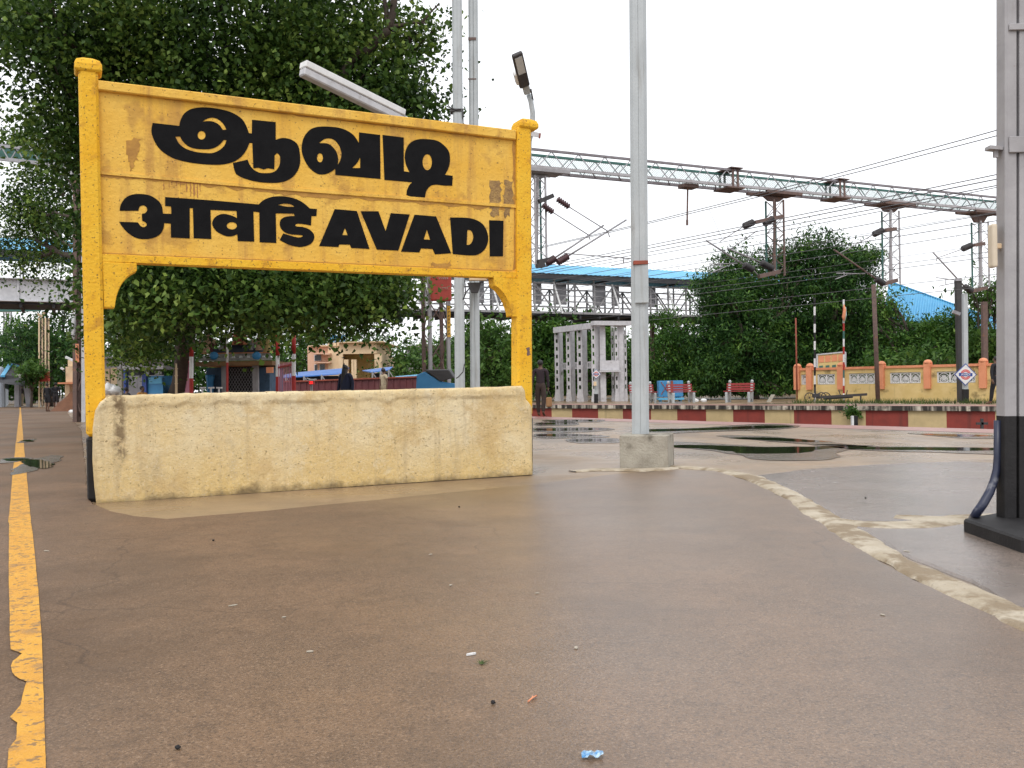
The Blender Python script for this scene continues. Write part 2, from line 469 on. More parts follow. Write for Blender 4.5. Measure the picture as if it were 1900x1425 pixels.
# foreground screeds, low humps with a real edge
def mound(name, pts, h, m, edge=.35, res=.16, base=.004):
    """a thin screed laid over the concrete: thin at its edge, thicker inside"""
    poly = [V((p.x, p.y, 0)) for p in pts]
    x0, x1 = min(p.x for p in poly), max(p.x for p in poly); y0, y1 = min(p.y for p in poly), max(p.y for p in poly)
    n = len(poly)
    # refine and roughen the outline
    out = []
    for i in range(n):
        a, b = poly[i], poly[(i + 1) % n]
        k = max(1, int((b - a).length / .12))
        for j in range(k):
            p = a.lerp(b, j / k)
            d = V((noise.noise(V((p.x * 5, p.y * 5, 1))), noise.noise(V((p.x * 5, p.y * 5, 9))), 0)) * .022
            out.append(p + d)
    mb = MB()
    top = [p + Z * h for p in out]
    mb.sheet(top)
    k = len(out)
    skirt = []
    cx = sum((p.x for p in out)) / k; cy = sum((p.y for p in out)) / k
    for i, p in enumerate(out):
        q = V((cx - p.x, cy - p.y, 0)).normalized()
        skirt.append(p - q * .03 + Z * .001)
    o0 = len(mb.v)
    mb.add(top + skirt, [(i, i + k, (i + 1) % k + k, (i + 1) % k) for i in range(k)])
    return part(name, mb, m, kind='structure')
PA = [G(x, y) for x, y in ((-160, 1200), (-160, 760), (60, 754), (120, 760), (150, 800), (158, 870), (163, 926), (172, 938), (205, 951), (250, 961), (310, 966), (500, 950), (700, 930), (990, 901), (1140, 882), (1250, 874), (1330, 876), (1400, 900), (1470, 935), (1560, 1000), (1640, 1050), (1720, 1093), (1800, 1130), (1890, 1172), (2060, 1270), (2300, 1420))]
PA += [V((2.2, -1.5, 0)), V((-3.2, -1.5, 0)), G(-200, 1500)]
mound('pavement', PA, .012, M['patch'])
PB = [G(x, y) for x, y in ((1408, 884), (1500, 873), (1620, 864), (1780, 858), (1845, 861), (1920, 868), (2150, 900), (2350, 1010), (2350, 1220), (2060, 1215), (1890, 1128), (1800, 1080), (1700, 1040), (1600, 985), (1540, 950), (1480, 916))]
mound('side_pavement', PB, .012, M['patch2'])
# cement ridge over a buried cable
def ridge(mb, path, wd, h, seed):
    pts = []
    for i in range(len(path) - 1):
        a, b = path[i], path[i + 1]
        k = max(2, int((b - a).length / .05))
        pts += [a.lerp(b, j / k) for j in range(k)]
    pts.append(path[-1])
    for _ in range(6):
        pts = [pts[0]] + [(pts[i - 1] + pts[i] * 2 + pts[i + 1]) / 4 for i in range(1, len(pts) - 1)] + [pts[-1]]
    K = 11; vs = []; fs = []
    for i, p in enumerate(pts):
        d = (pts[min(i + 1, len(pts) - 1)] - pts[max(i - 1, 0)]).normalized(); s = V((d.y, -d.x, 0))
        e = min(1, (min(i, len(pts) - 1 - i) + .6) * .12)
        for k in range(K):
            t = k / (K - 1) * 2 - 1
            ww = wd * (.5 + .26 * noise.noise(V((i * .06, seed, 3 if t > 0 else 7))) + .14 * noise.noise(V((i * .22, seed, 13 if t > 0 else 17))) + .08 * noise.noise(V((i * .7, seed, 23 if t > 0 else 27)))) * (.4 + .6 * e)
            q = p + s * (t * ww)
            z = h * e * (1 - abs(t) ** 2.2) * (1 + .3 * noise.noise(V((q.x * 4, q.y * 4, seed)))) + .005 * noise.noise(V((q.x * 30, q.y * 30, seed + 4)))
            vs.append(V((q.x, q.y, max(z, 0) + (.013 if abs(t) < 1 else .002))))
    for i in range(len(pts) - 1):
        for k in range(K - 1):
            a = i * K + k; fs.append((a, a + 1, a + 1 + K, a + K))
    mb.add(vs, fs, True)
mb = MB()
ridge(mb, [G(x, y) for x, y in ((1225, 866), (1270, 868), (1330, 873), (1400, 889), (1470, 922), (1550, 975), (1630, 1027), (1720, 1072), (1800, 1108), (1890, 1150), (2000, 1203), (2200, 1310))], .19, .011, 1.0)
ridge(mb, [G(x, y) for x, y in ((1520, 962), (1600, 978), (1680, 978), (1750, 972), (1800, 962), (1850, 958))], .30, .010, 5.0)
part('pavement_strip', mb, M['cement'], kind='structure')
mb = MB()
ridge(mb, [G(x, y) for x, y in ((1062, 876), (1110, 872), (1190, 874), (1250, 869))], .30, .004, 3.0)
ridge(mb, [G(x, y) for x, y in ((1660, 962), (1740, 966), (1800, 972), (1840, 975))], .42, .004, 8.0)
part('pavement_section', mb, M['cement'], kind='structure')
# platform safety line
RE = [(88, 1500), (84, 1401), (81, 1300), (78, 1197), (71, 1100), (61.5, 1002), (57, 966), (51.5, 908), (46.6, 850), (44, 826), (41, 786), (39.6, 769), (38.5, 757), (38.0, 752)]
LE = [(36.6, 752), (36.4, 757), (36, 769), (33.5, 788), (29, 826), (23, 884), (19.5, 932), (15.5, 972), (17, 976), (16, 1077), (17, 1115), (18.5, 1149), (18, 1180), (20, 1213), (30, 1217), (41, 1221), (30, 1231), (24, 1235), (20, 1245), (23, 1257), (29, 1264), (38, 1270), (50, 1274), (46, 1285), (42, 1300), (38, 1319), (28, 1331), (19, 1341), (24, 1346), (32, 1352), (31, 1370), (30, 1383), (23, 1392), (16, 1401), (14, 1440), (18, 1500)]
def dens(pts):
    out = []
    for i in range(len(pts) - 1):
        a, b = V((*pts[i], 0)), V((*pts[i + 1], 0)); k = max(1, int((b - a).length / 7))
        for j in range(k):
            p = a.lerp(b, j / k); out.append((p.x + .9 * noise.noise(V((p.x * .3, p.y * .13, 2))) * (p.y > 800), p.y))
    return out + [pts[-1]]
mb = MB(); mb.sheet([G(x, y) + Z * .016 for x, y in dens(RE) + dens(LE)])
part('yellow_pavement_line', mb, M['paintline'], kind='structure')
# puddles
M['damp'] = ground_mat('damp_concrete', (.16, .115, .08), (.13, .095, .068), .22, .14, ((.08, .06, .045), (.24, .19, .14)))
def puddle(pts, z=.0065):
    poly = [G(x, y) for x, y in pts]; out = []
    for i in range(len(poly)):
        p0, p1, p2, p3 = poly[i - 1], poly[i], poly[(i + 1) % len(poly)], poly[(i + 2) % len(poly)]
        for j in range(6):
            t = j / 6
            q = .5 * ((2 * p1) + (p2 - p0) * t + (2 * p0 - 5 * p1 + 4 * p2 - p3) * t * t + (3 * p1 - p0 - 3 * p2 + p3) * t ** 3)
            out.append(V((q.x + .05 * noise.noise(q * 4), q.y + .12 * noise.noise(q * 3 + V((9, 0, 0))), z)))
    cx = sum((p.x for p in out)) / len(out); cy = sum((p.y for p in out)) / len(out)
    big = [V((cx + (p.x - cx) * 1.12, cy + (p.y - cy) * 1.45 - .05, .0042 if z < .006 else z - .001)) for p in out]
    part('pavement_surface', MB().sheet(big), M['damp'], kind='structure')
    out = [V((p.x, cy + (p.y - cy) * .72, p.z)) for p in out]
    part('puddle_water', MB().sheet(out), M['water'], kind='structure')
for pts in ([(1238, 824), (1300, 824), (1400, 829), (1500, 829), (1600, 828), (1540, 835), (1500, 845), (1400, 847), (1360, 840), (1300, 833), (1245, 829)],
            [(1205, 797), (1290, 795), (1400, 789), (1470, 791), (1430, 796), (1330, 799), (1210, 803)],
            [(1345, 811), (1420, 811), (1500, 817), (1560, 823), (1490, 822), (1400, 816)],
            [(1002, 785), (1060, 784), (1065, 788), (1004, 789)], [(1000, 795), (1090, 794), (1130, 797), (1060, 801), (1000, 800)],
            [(1060, 815), (1140, 814), (1140, 820), (1075, 821)], [(1020, 780), (1110, 779), (1100, 782.5), (1025, 783)],
            [(1530, 827), (1640, 829), (1850, 832), (1850, 839), (1700, 837), (1580, 833)], [(1000, 806), (1040, 805), (1120, 809), (1010, 811)],
            [(47, 862), (70, 852), (100, 856), (92, 867), (60, 876), (48, 873)], [(11, 853), (46, 852), (46, 857), (11, 859)], [(44, 818), (62, 817), (60, 821), (44, 822)],
            [(1700, 805), (1780, 806), (1850, 810), (1780, 812)]):
    puddle(pts, .0185 if pts[0][0] < 110 else .0065)
# the far platform across the tracks
FR0, FR1 = G(1025, 751.5), G(1845, 754.5)
fd = (FR1 - FR0); fd.z = 0; fd.normalize()
fout = V((fd.y, -fd.x, 0))                        # toward the tracks
if fout.y > 0: fout = -fout
FA, FB = FR0 - fd * 45, FR1 + fd * 26
fi = -fout
FRY = lambda s: FR0 + fd * s
o = part('far_pavement', MB().prism([FA + fi * .12, FB + fi * .12, FB + fi * 30, FA + fi * 30], (0, 0, -1.1)), M['platform'], kind='structure')
mb = MB(); mb.prism([FA, FB, FB + fi * 1.0, FA + fi * 1.0], (0, 0, -.15))
for i, p in enumerate(mb.v): mb.v[i] = p + Z * .006
part('far_kerb', mb, [M['lip']], kind='structure')
part('far_kerb_strip', MB().sheet([p + Z * .012 for p in (FA + fi * .03, FB + fi * .03, FB + fi * 1.3, FA + fi * 1.3)]), M['coping'], kind='structure')
# striped facing: blocks of red and cream
mb = MB(); L_ = (FB - FA).length; s = 0; k = 0
while s < L_ - .01:
    e = min(L_, s + (1.22 if k % 2 else 1.35) * RNG.uniform(.93, 1.07)); a, b = FA + fd * s + fi * .09, FA + fd * e + fi * .09
    mb.mi = k % 2
    mb.add([a + Z * -.146, b + Z * -.146, b + Z * -1.1, a + Z * -1.1], [(0, 1, 2, 3)])
    s = e; k += 1
part('far_kerb_panel', mb, [M['facered'], M['facecream']], kind='structure')
# track bed and rails in the gap
mb = MB(); mb.sheet([p + Z * -1.06 for p in (NA - nin * .4, NB - nin * .4, FB + fout * .3, FA + fout * .3)])
part('track_ground', mb, M['ballast'], kind='structure')
for off in (1.9, 3.58):
    mb = MB(); a = NB - nin * off; b = NA - nin * off
    mb.bar(a + Z * -.97, b + Z * -.97, .07, .16)
    single('rail', 'rusty running rail, %s of the pair below the platform edge' % ('nearer' if off < 2 else 'farther'), 'rail', mb, M['rust'], a + Z * -1.05)
# grass at the foot of the boundary wall, weeds on the facing
def blades(mb, c, n, rad, h, seed):
    r = random.Random(seed)
    for _ in range(n):
        a = r.uniform(0, 6.28); d = rad * math.sqrt(r.random()); p = V(c) + V((math.cos(a) * d, math.sin(a) * d, 0))
        t = r.uniform(0, 6.28); q = V((math.cos(t), math.sin(t), 0)); l = h * r.uniform(.5, 1.1)
        mb.add([p - q * .012, p + q * .012, p + V((r.uniform(-.5, .5) * l, r.uniform(-.5, .5) * l, l))], [(0, 1, 2)])
M['grass'] = leafmat('grass', (.035, .06, .015), (.06, .10, .025), (.12, .17, .05), .3)
# ------------------------------------------------------------------ the station name board
SA, SB = G(170, 932), G(988, 880)
su = (SB - SA); su.z = 0; su.normalize()
sn = V((su.y, -su.x, 0))                           # faces the camera
if sn.y > 0: sn = -sn
SRZ = math.atan2(su.y, su.x)
board = thing('station_name_board', 'large yellow station name board with black lettering on two square posts', 'sign', SA, SRZ)
def S(px, py, off=0.0):
    return onplane(px, py, SA + sn * off, sn)
def sprism(pts, off, thick, holes=()):
    return MB().prism([S(x, y, off) for x, y in pts], -sn * thick, [[S(x, y, off) for x, y in h] for h in holes])
# posts, black at the foot
def post(tl, tr, br, bl, ysplit):
    def at(a, b, y):
        t = (y - a[1]) / (b[1] - a[1]); return (a[0] + (b[0] - a[0]) * t, y)
    ml, mr = at(tl, bl, ysplit[0]), at(tr, br, ysplit[1])
    o = part('post', sprism([tl, tr, mr, ml], 0, .17), M['yellow2'], board, .022)
    part('painted_foot', sprism([ml, mr, br, bl], 0, .17), M['black'], o, .022)
    return o
pl_ = post((145, 122), (182, 124), (200, 933), (163, 931), (810, 810))
pr_ = post((961, 232), (987, 236), (990, 879.5), (961, 881), (771, 771))
def cap(c, wd, hh):
    mb = MB(); Rm = Matrix.Rotation(SRZ, 3, 'Z')
    prof = [(wd * .88, 0), (wd, .02), (wd, hh), (wd * .86, hh + .035), (wd * .45, hh + .06), (wd * .1, hh + .066)]
    vs = []; fs = []
    for (r, z) in prof:
        vs += [c + Rm @ V((a * r, b * r, z)) for a, b in ((-1, -1), (1, -1), (1, 1), (-1, 1))]
    for i in range(len(prof) - 1):
        for k in range(4):
            fs.append((i * 4 + k, i * 4 + (k + 1) % 4, (i + 1) * 4 + (k + 1) % 4, (i + 1) * 4 + k))
    fs += [(3, 2, 1, 0), tuple((len(prof) - 1) * 4 + k for k in range(4))]
    return mb.add(vs, fs)
part('post_cap', cap(S(163.5, 139, -.085), .102, .062), M['yellow2'], pl_, .012, 2)
part('post_cap', cap(S(974, 243, -.085), .106, .05), M['yellow2'], pr_, .012, 2)
# panel, rails, ledge, brackets
part('panel', sprism([(176, 152), (966, 246), (966, 506), (184, 478)], -.055, .06), M['yellow'], board)
part('top_rail', sprism([(181, 148), (958, 241), (958, 259), (182, 166)], -.012, .15), M['yellow'], board, .008)
mb = sprism([(187, 471), (580, 487.5), (962, 505), (962, 516.5), (915, 514.8), (254, 488), (188, 486)], -.03, .12)
part('bottom_rail', mb, M['yellow2'], board, .008)
part('ledge', sprism([(186, 317), (500, 345), (700, 360), (962, 380), (962, 386), (700, 366), (500, 351), (186, 323)], -.042, .03), M['yellow'], board, .004)
def arc(p0, c, p1, n=9):
    return [((1 - t) ** 2 * p0[0] + 2 * t * (1 - t) * c[0] + t * t * p1[0], (1 - t) ** 2 * p0[1] + 2 * t * (1 - t) * c[1] + t * t * p1[1]) for t in [i / n for i in range(n + 1)]]
part('bracket', sprism([(190, 486), (254, 488.5), (254, 503)] + arc((246, 507), (217, 524), (213, 571)) + [(193, 571)], -.02, .13), M['yellow2'], board, .006)
part('bracket', sprism([(966, 516), (917, 514.8), (919, 530)] + arc((924, 533), (944, 549), (951, 586)) + [(966, 586)], -.02, .13), M['yellow2'], board, .006)
# lettering traced on the panel
def smooth(pts, ox, oy, k):
    P_ = [((p[0] * k + ox), (p[1] * k + oy), len(p) > 2) for p in pts]
    n = len(P_); out = []
    for i in range(n):
        p1, p2 = P_[i], P_[(i + 1) % n]
        out.append((p1[0], p1[1]))
        if p1[2] and p2[2]: continue
        p0 = p1 if p1[2] else P_[i - 1]; p3 = p2 if p2[2] else P_[(i + 2) % n]
        for j in range(1, 5):
            t = j / 5
            out.append(tuple(.5 * (2 * p1[q] + (p2[q] - p0[q]) * t + (2 * p0[q] - 5 * p1[q] + 4 * p2[q] - p3[q]) * t * t + (3 * p1[q] - p0[q] - 3 * p2[q] + p3[q]) * t ** 3) for q in (0, 1)))
    return out
def ell(cx, cy, rx, ry):
    return [(cx + rx * math.cos(a), cy + ry * math.sin(a)) for a in [2 * math.pi * i / 12 for i in range(12)]]
def glyphs(name, defs, ox, oy, k):
    mb = MB()
    for outer, holes in defs:
        o_ = [S(x, y, -.055) for x, y in smooth(outer, ox, oy, k)]
        hs = [[S(x, y, -.055) for x, y in smooth(h, ox, oy, k)] for h in holes]
        mb.prism([p + sn * .004 for p in o_], -sn * .006, [[p + sn * .004 for p in h] for h in hs])
    part(name, mb, M['letter'], board)
c = 1
T1 = ([(147, 305, c), (300, 322), (460, 340, c), (472, 280), (510, 205), (580, 150), (680, 125), (800, 124), (950, 145), (1080, 185), (1185, 250), (1240, 325), (1278, 425, c), (1312, 430, c), (1315, 268, c), (1593, 295, c), (1592, 505, c), (1650, 485), (1720, 485), (1800, 515), (1855, 570), (1878, 680), (1875, 800), (1830, 900), (1750, 970), (1650, 1003), (1540, 1010), (1400, 1000), (1280, 975), (1190, 943), (1125, 905, c), (1105, 850), (1090, 775, c), (1180, 756), (1262, 735, c), (1288, 798), (1330, 850), (1390, 885), (1450, 895), (1540, 890), (1600, 860), (1638, 795), (1645, 715), (1628, 672), (1605, 662), (1580, 685, c), (1575, 850, c), (1500, 838), (1450, 850), (1390, 832), (1330, 838, c), (1318, 540, c), (1285, 540, c), (1250, 620), (1200, 690), (1130, 745), (1060, 775), (950, 795), (820, 795), (650, 780), (500, 753), (370, 710), (260, 640), (190, 560), (145, 460), (132, 385)],
      [ell(722, 450, 46, 50), [(730, 290, c), (790, 255), (850, 243), (920, 265), (980, 320), (1012, 383, c), (970, 387, c), (930, 330), (870, 295), (810, 283)], [(413, 465, c), (470, 465, c), (500, 520), (560, 575), (640, 605), (740, 615), (830, 610), (900, 585), (950, 545), (980, 505, c), (1015, 508, c), (990, 570), (930, 625), (850, 658), (760, 658), (650, 645), (540, 610), (460, 550)]])
T2 = ([(750, 212, c), (980, 240, c), (985, 725, c), (735, 703, c), (488, 680, c), (486, 612, c), (440, 648), (370, 674), (290, 668), (210, 610), (150, 520), (118, 420), (122, 330), (150, 250), (210, 182), (290, 152), (400, 148), (520, 160), (610, 190), (680, 235), (720, 285), (746, 330, c)],
      [[(310, 330, c), (360, 290), (420, 278), (480, 300), (530, 360), (555, 440), (545, 510), (515, 570, c), (518, 500), (500, 430), (460, 375), (400, 335)], ell(318, 492, 33, 50), [(760, 490, c), (762, 605, c), (670, 605, c), (722, 555)]])
T3 = ([(1008, 240, c), (1240, 268, c), (1242, 640, c), (1305, 650, c), (1267, 570), (1253, 480), (1267, 400), (1310, 330), (1390, 290), (1500, 287), (1610, 305), (1690, 360), (1740, 430), (1750, 520), (1735, 600), (1695, 680, c), (1780, 690, c), (1775, 800, c), (1680, 797), (1600, 788), (1540, 800), (1500, 840), (1480, 890), (1470, 975, c), (1370, 940), (1270, 900, c), (1280, 840), (1305, 790), (1335, 762, c), (1180, 748), (1028, 735, c)], [ell(1500, 540, 52, 88)])
glyphs('tamil_lettering', [T1], 260, 180, 300 / 1900)
glyphs('tamil_lettering', [T2, T3], 540, 210, 320 / 1900)
H1 = ([(105, 243, c), (112, 195), (150, 135), (210, 102), (290, 95), (370, 108), (440, 150), (475, 200), (487, 268, c), (560, 270, c), (558, 205, c), (505, 200, c), (505, 122, c), (900, 150, c), (1330, 187, c), (1370, 150), (1440, 122), (1530, 115), (1630, 130), (1710, 165), (1780, 222, c), (1842, 228, c), (1838, 290, c), (1795, 290, c), (1790, 372, c), (1720, 360), (1670, 357), (1650, 370), (1670, 382), (1720, 386), (1780, 410), (1817, 455), (1812, 505), (1775, 543), (1700, 562), (1620, 550), (1560, 525), (1515, 500, c), (1545, 442, c), (1620, 465), (1680, 478), (1718, 468), (1700, 457), (1610, 450), (1550, 425), (1518, 380), (1520, 330), (1550, 302), (1600, 291), (1645, 289, c), (1640, 268, c), (1480, 265, c), (1485, 527, c), (1338, 520, c), (1335, 255, c), (1283, 250, c), (1290, 515, c), (1145, 510, c), (1142, 450, c), (1090, 468), (1030, 462), (960, 425), (922, 370), (930, 320), (965, 285), (1020, 270), (1085, 283), (1138, 307, c), (1135, 245, c), (905, 235, c), (912, 492, c), (757, 485, c), (750, 220, c), (722, 218, c), (722, 487, c), (557, 478, c), (555, 355, c), (497, 352, c), (490, 400), (460, 450), (400, 482), (320, 493), (240, 478), (170, 430), (125, 380), (100, 340, c), (265, 345, c), (288, 375), (315, 388), (342, 372), (335, 348), (303, 330, c), (300, 270, c), (330, 262), (347, 238), (338, 208), (310, 195), (280, 208), (270, 243, c)],
      [ell(1093, 375, 45, 32), [(1500, 192, c), (1550, 180), (1610, 185), (1645, 207, c), (1580, 207)]])
glyphs('hindi_lettering', [H1], 200, 340, 400 / 1900)
def ang(pts): return [(x, y, 1) for x, y in pts]
E_ = [(ang([(205, 140), (410, 158), (527, 510), (358, 500), (345, 470), (248, 468), (238, 492), (60, 483)]), [ang([(300, 315), (325, 382), (275, 380)])]),
      (ang([(445, 160), (610, 160), (677, 345), (725, 178), (900, 190), (795, 525), (595, 515)]), []),
      (ang([(945, 192), (1145, 208), (1285, 550), (1135, 560), (1112, 510), (1005, 505), (990, 542), (820, 535)]), [ang([(1060, 330), (1090, 425), (1030, 420)])]),
      ([(1275, 218, c), (1440, 222), (1540, 252), (1600, 310), (1628, 400), (1615, 480), (1570, 540), (1490, 570), (1300, 557, c)], [[(1435, 335, c), (1470, 340), (1490, 390), (1480, 440), (1455, 470), (1428, 472, c)]]),
      (ang([(1637, 243), (1770, 248), (1765, 578), (1643, 578)]), [])]
glyphs('english_lettering', E_, 580, 360, .2)
# flaked patches of old paint on the panel
M['flake'] = mat('bare_weathered_patch', (.40, .25, .085), (.22, .13, .06), 18, .85, .6, 60)
M['drip'] = mat('rust_drip', (.42, .19, .05), (.34, .15, .045), 10, .75)
def flake(poly, m, off=-.055, up=.0025, wob=2.2):
    pts = []
    for i in range(len(poly)):
        a, b = poly[i], poly[(i + 1) % len(poly)]
        for j in range(5):
            t = j / 5; x, y = a[0] + (b[0] - a[0]) * t, a[1] + (b[1] - a[1]) * t
            pts.append((x + wob * noise.noise(V((x * .35, y * .35, 1))), y + 1.2 * wob * noise.noise(V((x * .35, y * .35, 5)))))
    return MB().prism([S(x, y, off) + sn * up for x, y in pts], -sn * up * .9)
mb = flake([(909, 336), (928, 334), (930, 365), (926, 400), (911, 402), (909, 380)], M['flake'], wob=5)
for q in ([(938, 336), (951, 337), (952, 370), (944, 400), (936, 404), (935, 365)],):
    f2 = flake(q, M['flake'], wob=6); mb.add(f2.v, f2.f)
part('worn_patch', mb, M['flake'], board)
mb = MB()
for x, y0, y1, ww in ((303, 331, 352, 2), (313, 332, 348, 2), (326, 333, 346, 2), (345, 335, 356, 3), (352, 335, 364, 3), (359, 336, 372, 2.6), (365, 337, 366, 2.4), (370, 337, 355, 2.2), (334, 334, 347, 2), (318, 332, 342, 1.6)):
    f2 = flake([(x, y0), (x + ww, y0), (x + ww * .8, y1), (x + ww * .2, y1)], None); mb.add(f2.v, f2.f)
f2 = flake([(296, 329), (340, 331), (376, 336), (374, 342), (340, 339), (300, 335)], None); mb.add(f2.v, f2.f)
part('rust_drips', mb, M['drip'], board)
# dirt and painted-in shade below top rail, along ledge, beside right post
def thin(pts, wd, seed, off=-.055):
    r = random.Random(seed); top = []; bot = []
    for (x0, y0), (x1, y1) in zip(pts, pts[1:]):
        n = max(2, int(math.hypot(x1 - x0, y1 - y0) / 5))
        for k in range(n):
            t = k / n; x, y = x0 + (x1 - x0) * t, y0 + (y1 - y0) * t
            top.append((x, y)); bot.append((x, y + max(.5, wd * (.75 + 1.1 * noise.noise(V((x * .04, seed, 1))) + .5 * noise.noise(V((x * .2, seed, 3)))))))
    return MB().prism([S(x, y, off) + sn * .0022 for x, y in top + bot[::-1]], -sn * .002)
M['grime_shade'] = mat('paint_grime_shade', (.47, .245, .05), (.36, .18, .04), 14, .85, .3, 40)
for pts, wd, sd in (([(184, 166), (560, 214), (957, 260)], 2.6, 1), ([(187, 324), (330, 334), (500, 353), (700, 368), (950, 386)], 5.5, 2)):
    part('grime_shade_line', thin(pts, wd, sd), M['grime_shade'], board)
part('grime_shade_line', thin([(190, 469), (580, 485.5), (955, 502)], 1.8, 3), M['grime_shade'], board)
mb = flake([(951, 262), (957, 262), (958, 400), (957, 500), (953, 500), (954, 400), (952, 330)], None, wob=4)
part('grime_shade_line', mb, M['grime_shade'], board)
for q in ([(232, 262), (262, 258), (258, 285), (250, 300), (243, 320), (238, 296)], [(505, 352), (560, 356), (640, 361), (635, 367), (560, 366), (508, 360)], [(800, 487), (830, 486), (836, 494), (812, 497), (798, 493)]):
    part('grime_patch', flake(q, None, wob=8), M['grime_shade'], board)

mb = flake([(976, 646), (983, 644), (982, 652), (984, 658), (977, 659), (979, 652)], None, 0.0, .002)
part('chipped_spot', mb, M['rust'], pr_)
# ------------------------------------------------------------------ the low plastered wall the posts stand in
M['plaster'] = m = bpy.data.materials.new('cream_plaster'); m.use_nodes = True
N, L, bs = nodes(m)
tc = N.new('ShaderNodeTexCoord')
def nzz(s, d=6, r=.62, scl=None):
    n = N.new('ShaderNodeTexNoise'); n.inputs['Scale'].default_value = s; n.inputs['Detail'].default_value = d; n.inputs['Roughness'].default_value = r
    if scl:
        mp = N.new('ShaderNodeMapping'); mp.inputs['Scale'].default_value = scl; L.new(tc.outputs['Object'], mp.inputs[0]); L.new(mp.outputs[0], n.inputs['Vector'])
    else: L.new(tc.outputs['Object'], n.inputs['Vector'])
    return n.outputs['Fac']
def mrr(f, a, b, o0=0., o1=1.):
    r = N.new('ShaderNodeMapRange'); r.inputs[1].default_value = a; r.inputs[2].default_value = b; r.inputs[3].default_value = o0; r.inputs[4].default_value = o1
    L.new(f, r.inputs[0]); return r.outputs[0]
def mxx(f, a, b):
    x = N.new('ShaderNodeMix'); x.data_type = 'RGBA'; L.new(f, x.inputs[0])
    for k, q in ((6, a), (7, b)):
        if isinstance(q, tuple): x.inputs[k].default_value = (*q, 1)
        else: L.new(q, x.inputs[k])
    return x.outputs[2]
def mm(op, a, b):
    x = N.new('ShaderNodeMath'); x.operation = op
    for k, q in ((0, a), (1, b)):
        if isinstance(q, (int, float)): x.inputs[k].default_value = q
        else: L.new(q, x.inputs[k])
    return x.outputs[0]
sx = N.new('ShaderNodeSeparateXYZ'); L.new(tc.outputs['Object'], sx.inputs[0])
big = nzz(1.7, 5)
cc = mxx(mrr(big, .38, .62), (.84, .70, .44), (.80, .61, .31))
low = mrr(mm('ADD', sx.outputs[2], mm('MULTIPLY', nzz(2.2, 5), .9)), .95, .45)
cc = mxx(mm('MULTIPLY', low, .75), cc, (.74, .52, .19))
cc = mxx(mm('MULTIPLY', mrr(nzz(5, 7, .7), .55, .66), .5), cc, (.80, .70, .50))
cc = mxx(mm('MULTIPLY', mrr(nzz(3.1, 6, .65, (1, 1, .35)), .60, .70), .45), cc, (.46, .36, .22))
cc = mxx(mm('MULTIPLY', mrr(nzz(34, 4, .7), .61, .67), .8), cc, (.30, .20, .09))
cc = mxx(mm('MULTIPLY', mrr(nzz(60, 4, .75), .54, .68), .35), cc, (.56, .41, .2))
cc = mxx(mm('MULTIPLY', mrr(nzz(52, 4, .75), .54, .66), .4), cc, (.86, .78, .60))
cc = mxx(mm('MULTIPLY', mrr(nzz(1.0, 6, .7, (7, 7, .55)), .54, .64), .36), cc, (.50, .38, .22))
cc = mxx(mm('MULTIPLY', mrr(nzz(2.4, 7, .7), .53, .62), .5), cc, (.60, .40, .16))
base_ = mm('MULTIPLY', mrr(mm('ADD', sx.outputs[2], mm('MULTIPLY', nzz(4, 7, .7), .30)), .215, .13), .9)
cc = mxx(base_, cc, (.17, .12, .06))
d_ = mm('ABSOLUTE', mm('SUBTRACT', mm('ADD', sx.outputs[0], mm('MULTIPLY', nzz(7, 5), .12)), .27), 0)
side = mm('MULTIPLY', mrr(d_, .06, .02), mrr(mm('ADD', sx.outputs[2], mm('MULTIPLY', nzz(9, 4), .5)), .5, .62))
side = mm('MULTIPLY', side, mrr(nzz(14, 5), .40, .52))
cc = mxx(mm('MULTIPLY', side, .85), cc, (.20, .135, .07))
L.new(cc, bs.inputs['Base Color']); bs.inputs['Roughness'].default_value = .88
bp = N.new('ShaderNodeBump'); bp.inputs['Strength'].default_value = .85; bp.inputs['Distance'].default_value = .016
L.new(mm('ADD', mm('ADD', nzz(75, 8, .8), mm('MULTIPLY', mrr(nzz(11, 9, .75), .44, .56), .30)), mm('MULTIPLY', nzz(5, 8, .7), .5)), bp.inputs['Height']); L.new(bp.outputs[0], bs.inputs['Normal'])
def lut(x, tab):
    for (x0, y0), (x1, y1) in zip(tab, tab[1:]):
        if x <= x1: return y0 + (y1 - y0) * max(0, (x - x0) / (x1 - x0))
    return tab[-1][1]
NX, NZ = 190, 52
xl = [(0, 179), (.15, 175.5), (.4, 172), (.7, 172.5), (.86, 177), (.94, 186), (1, 201)]
xr = [(0, 989.3), (.5, 988.8), (.76, 987.5), (.80, 984), (.85, 976.5), (.95, 974), (1, 968)]
yt = [(170, 735), (205, 734.5), (300, 731), (420, 728.5), (600, 725.5), (700, 724), (800, 721), (900, 719), (968, 716.5), (990, 716)]
mb = MB(); fr = []; bk = []
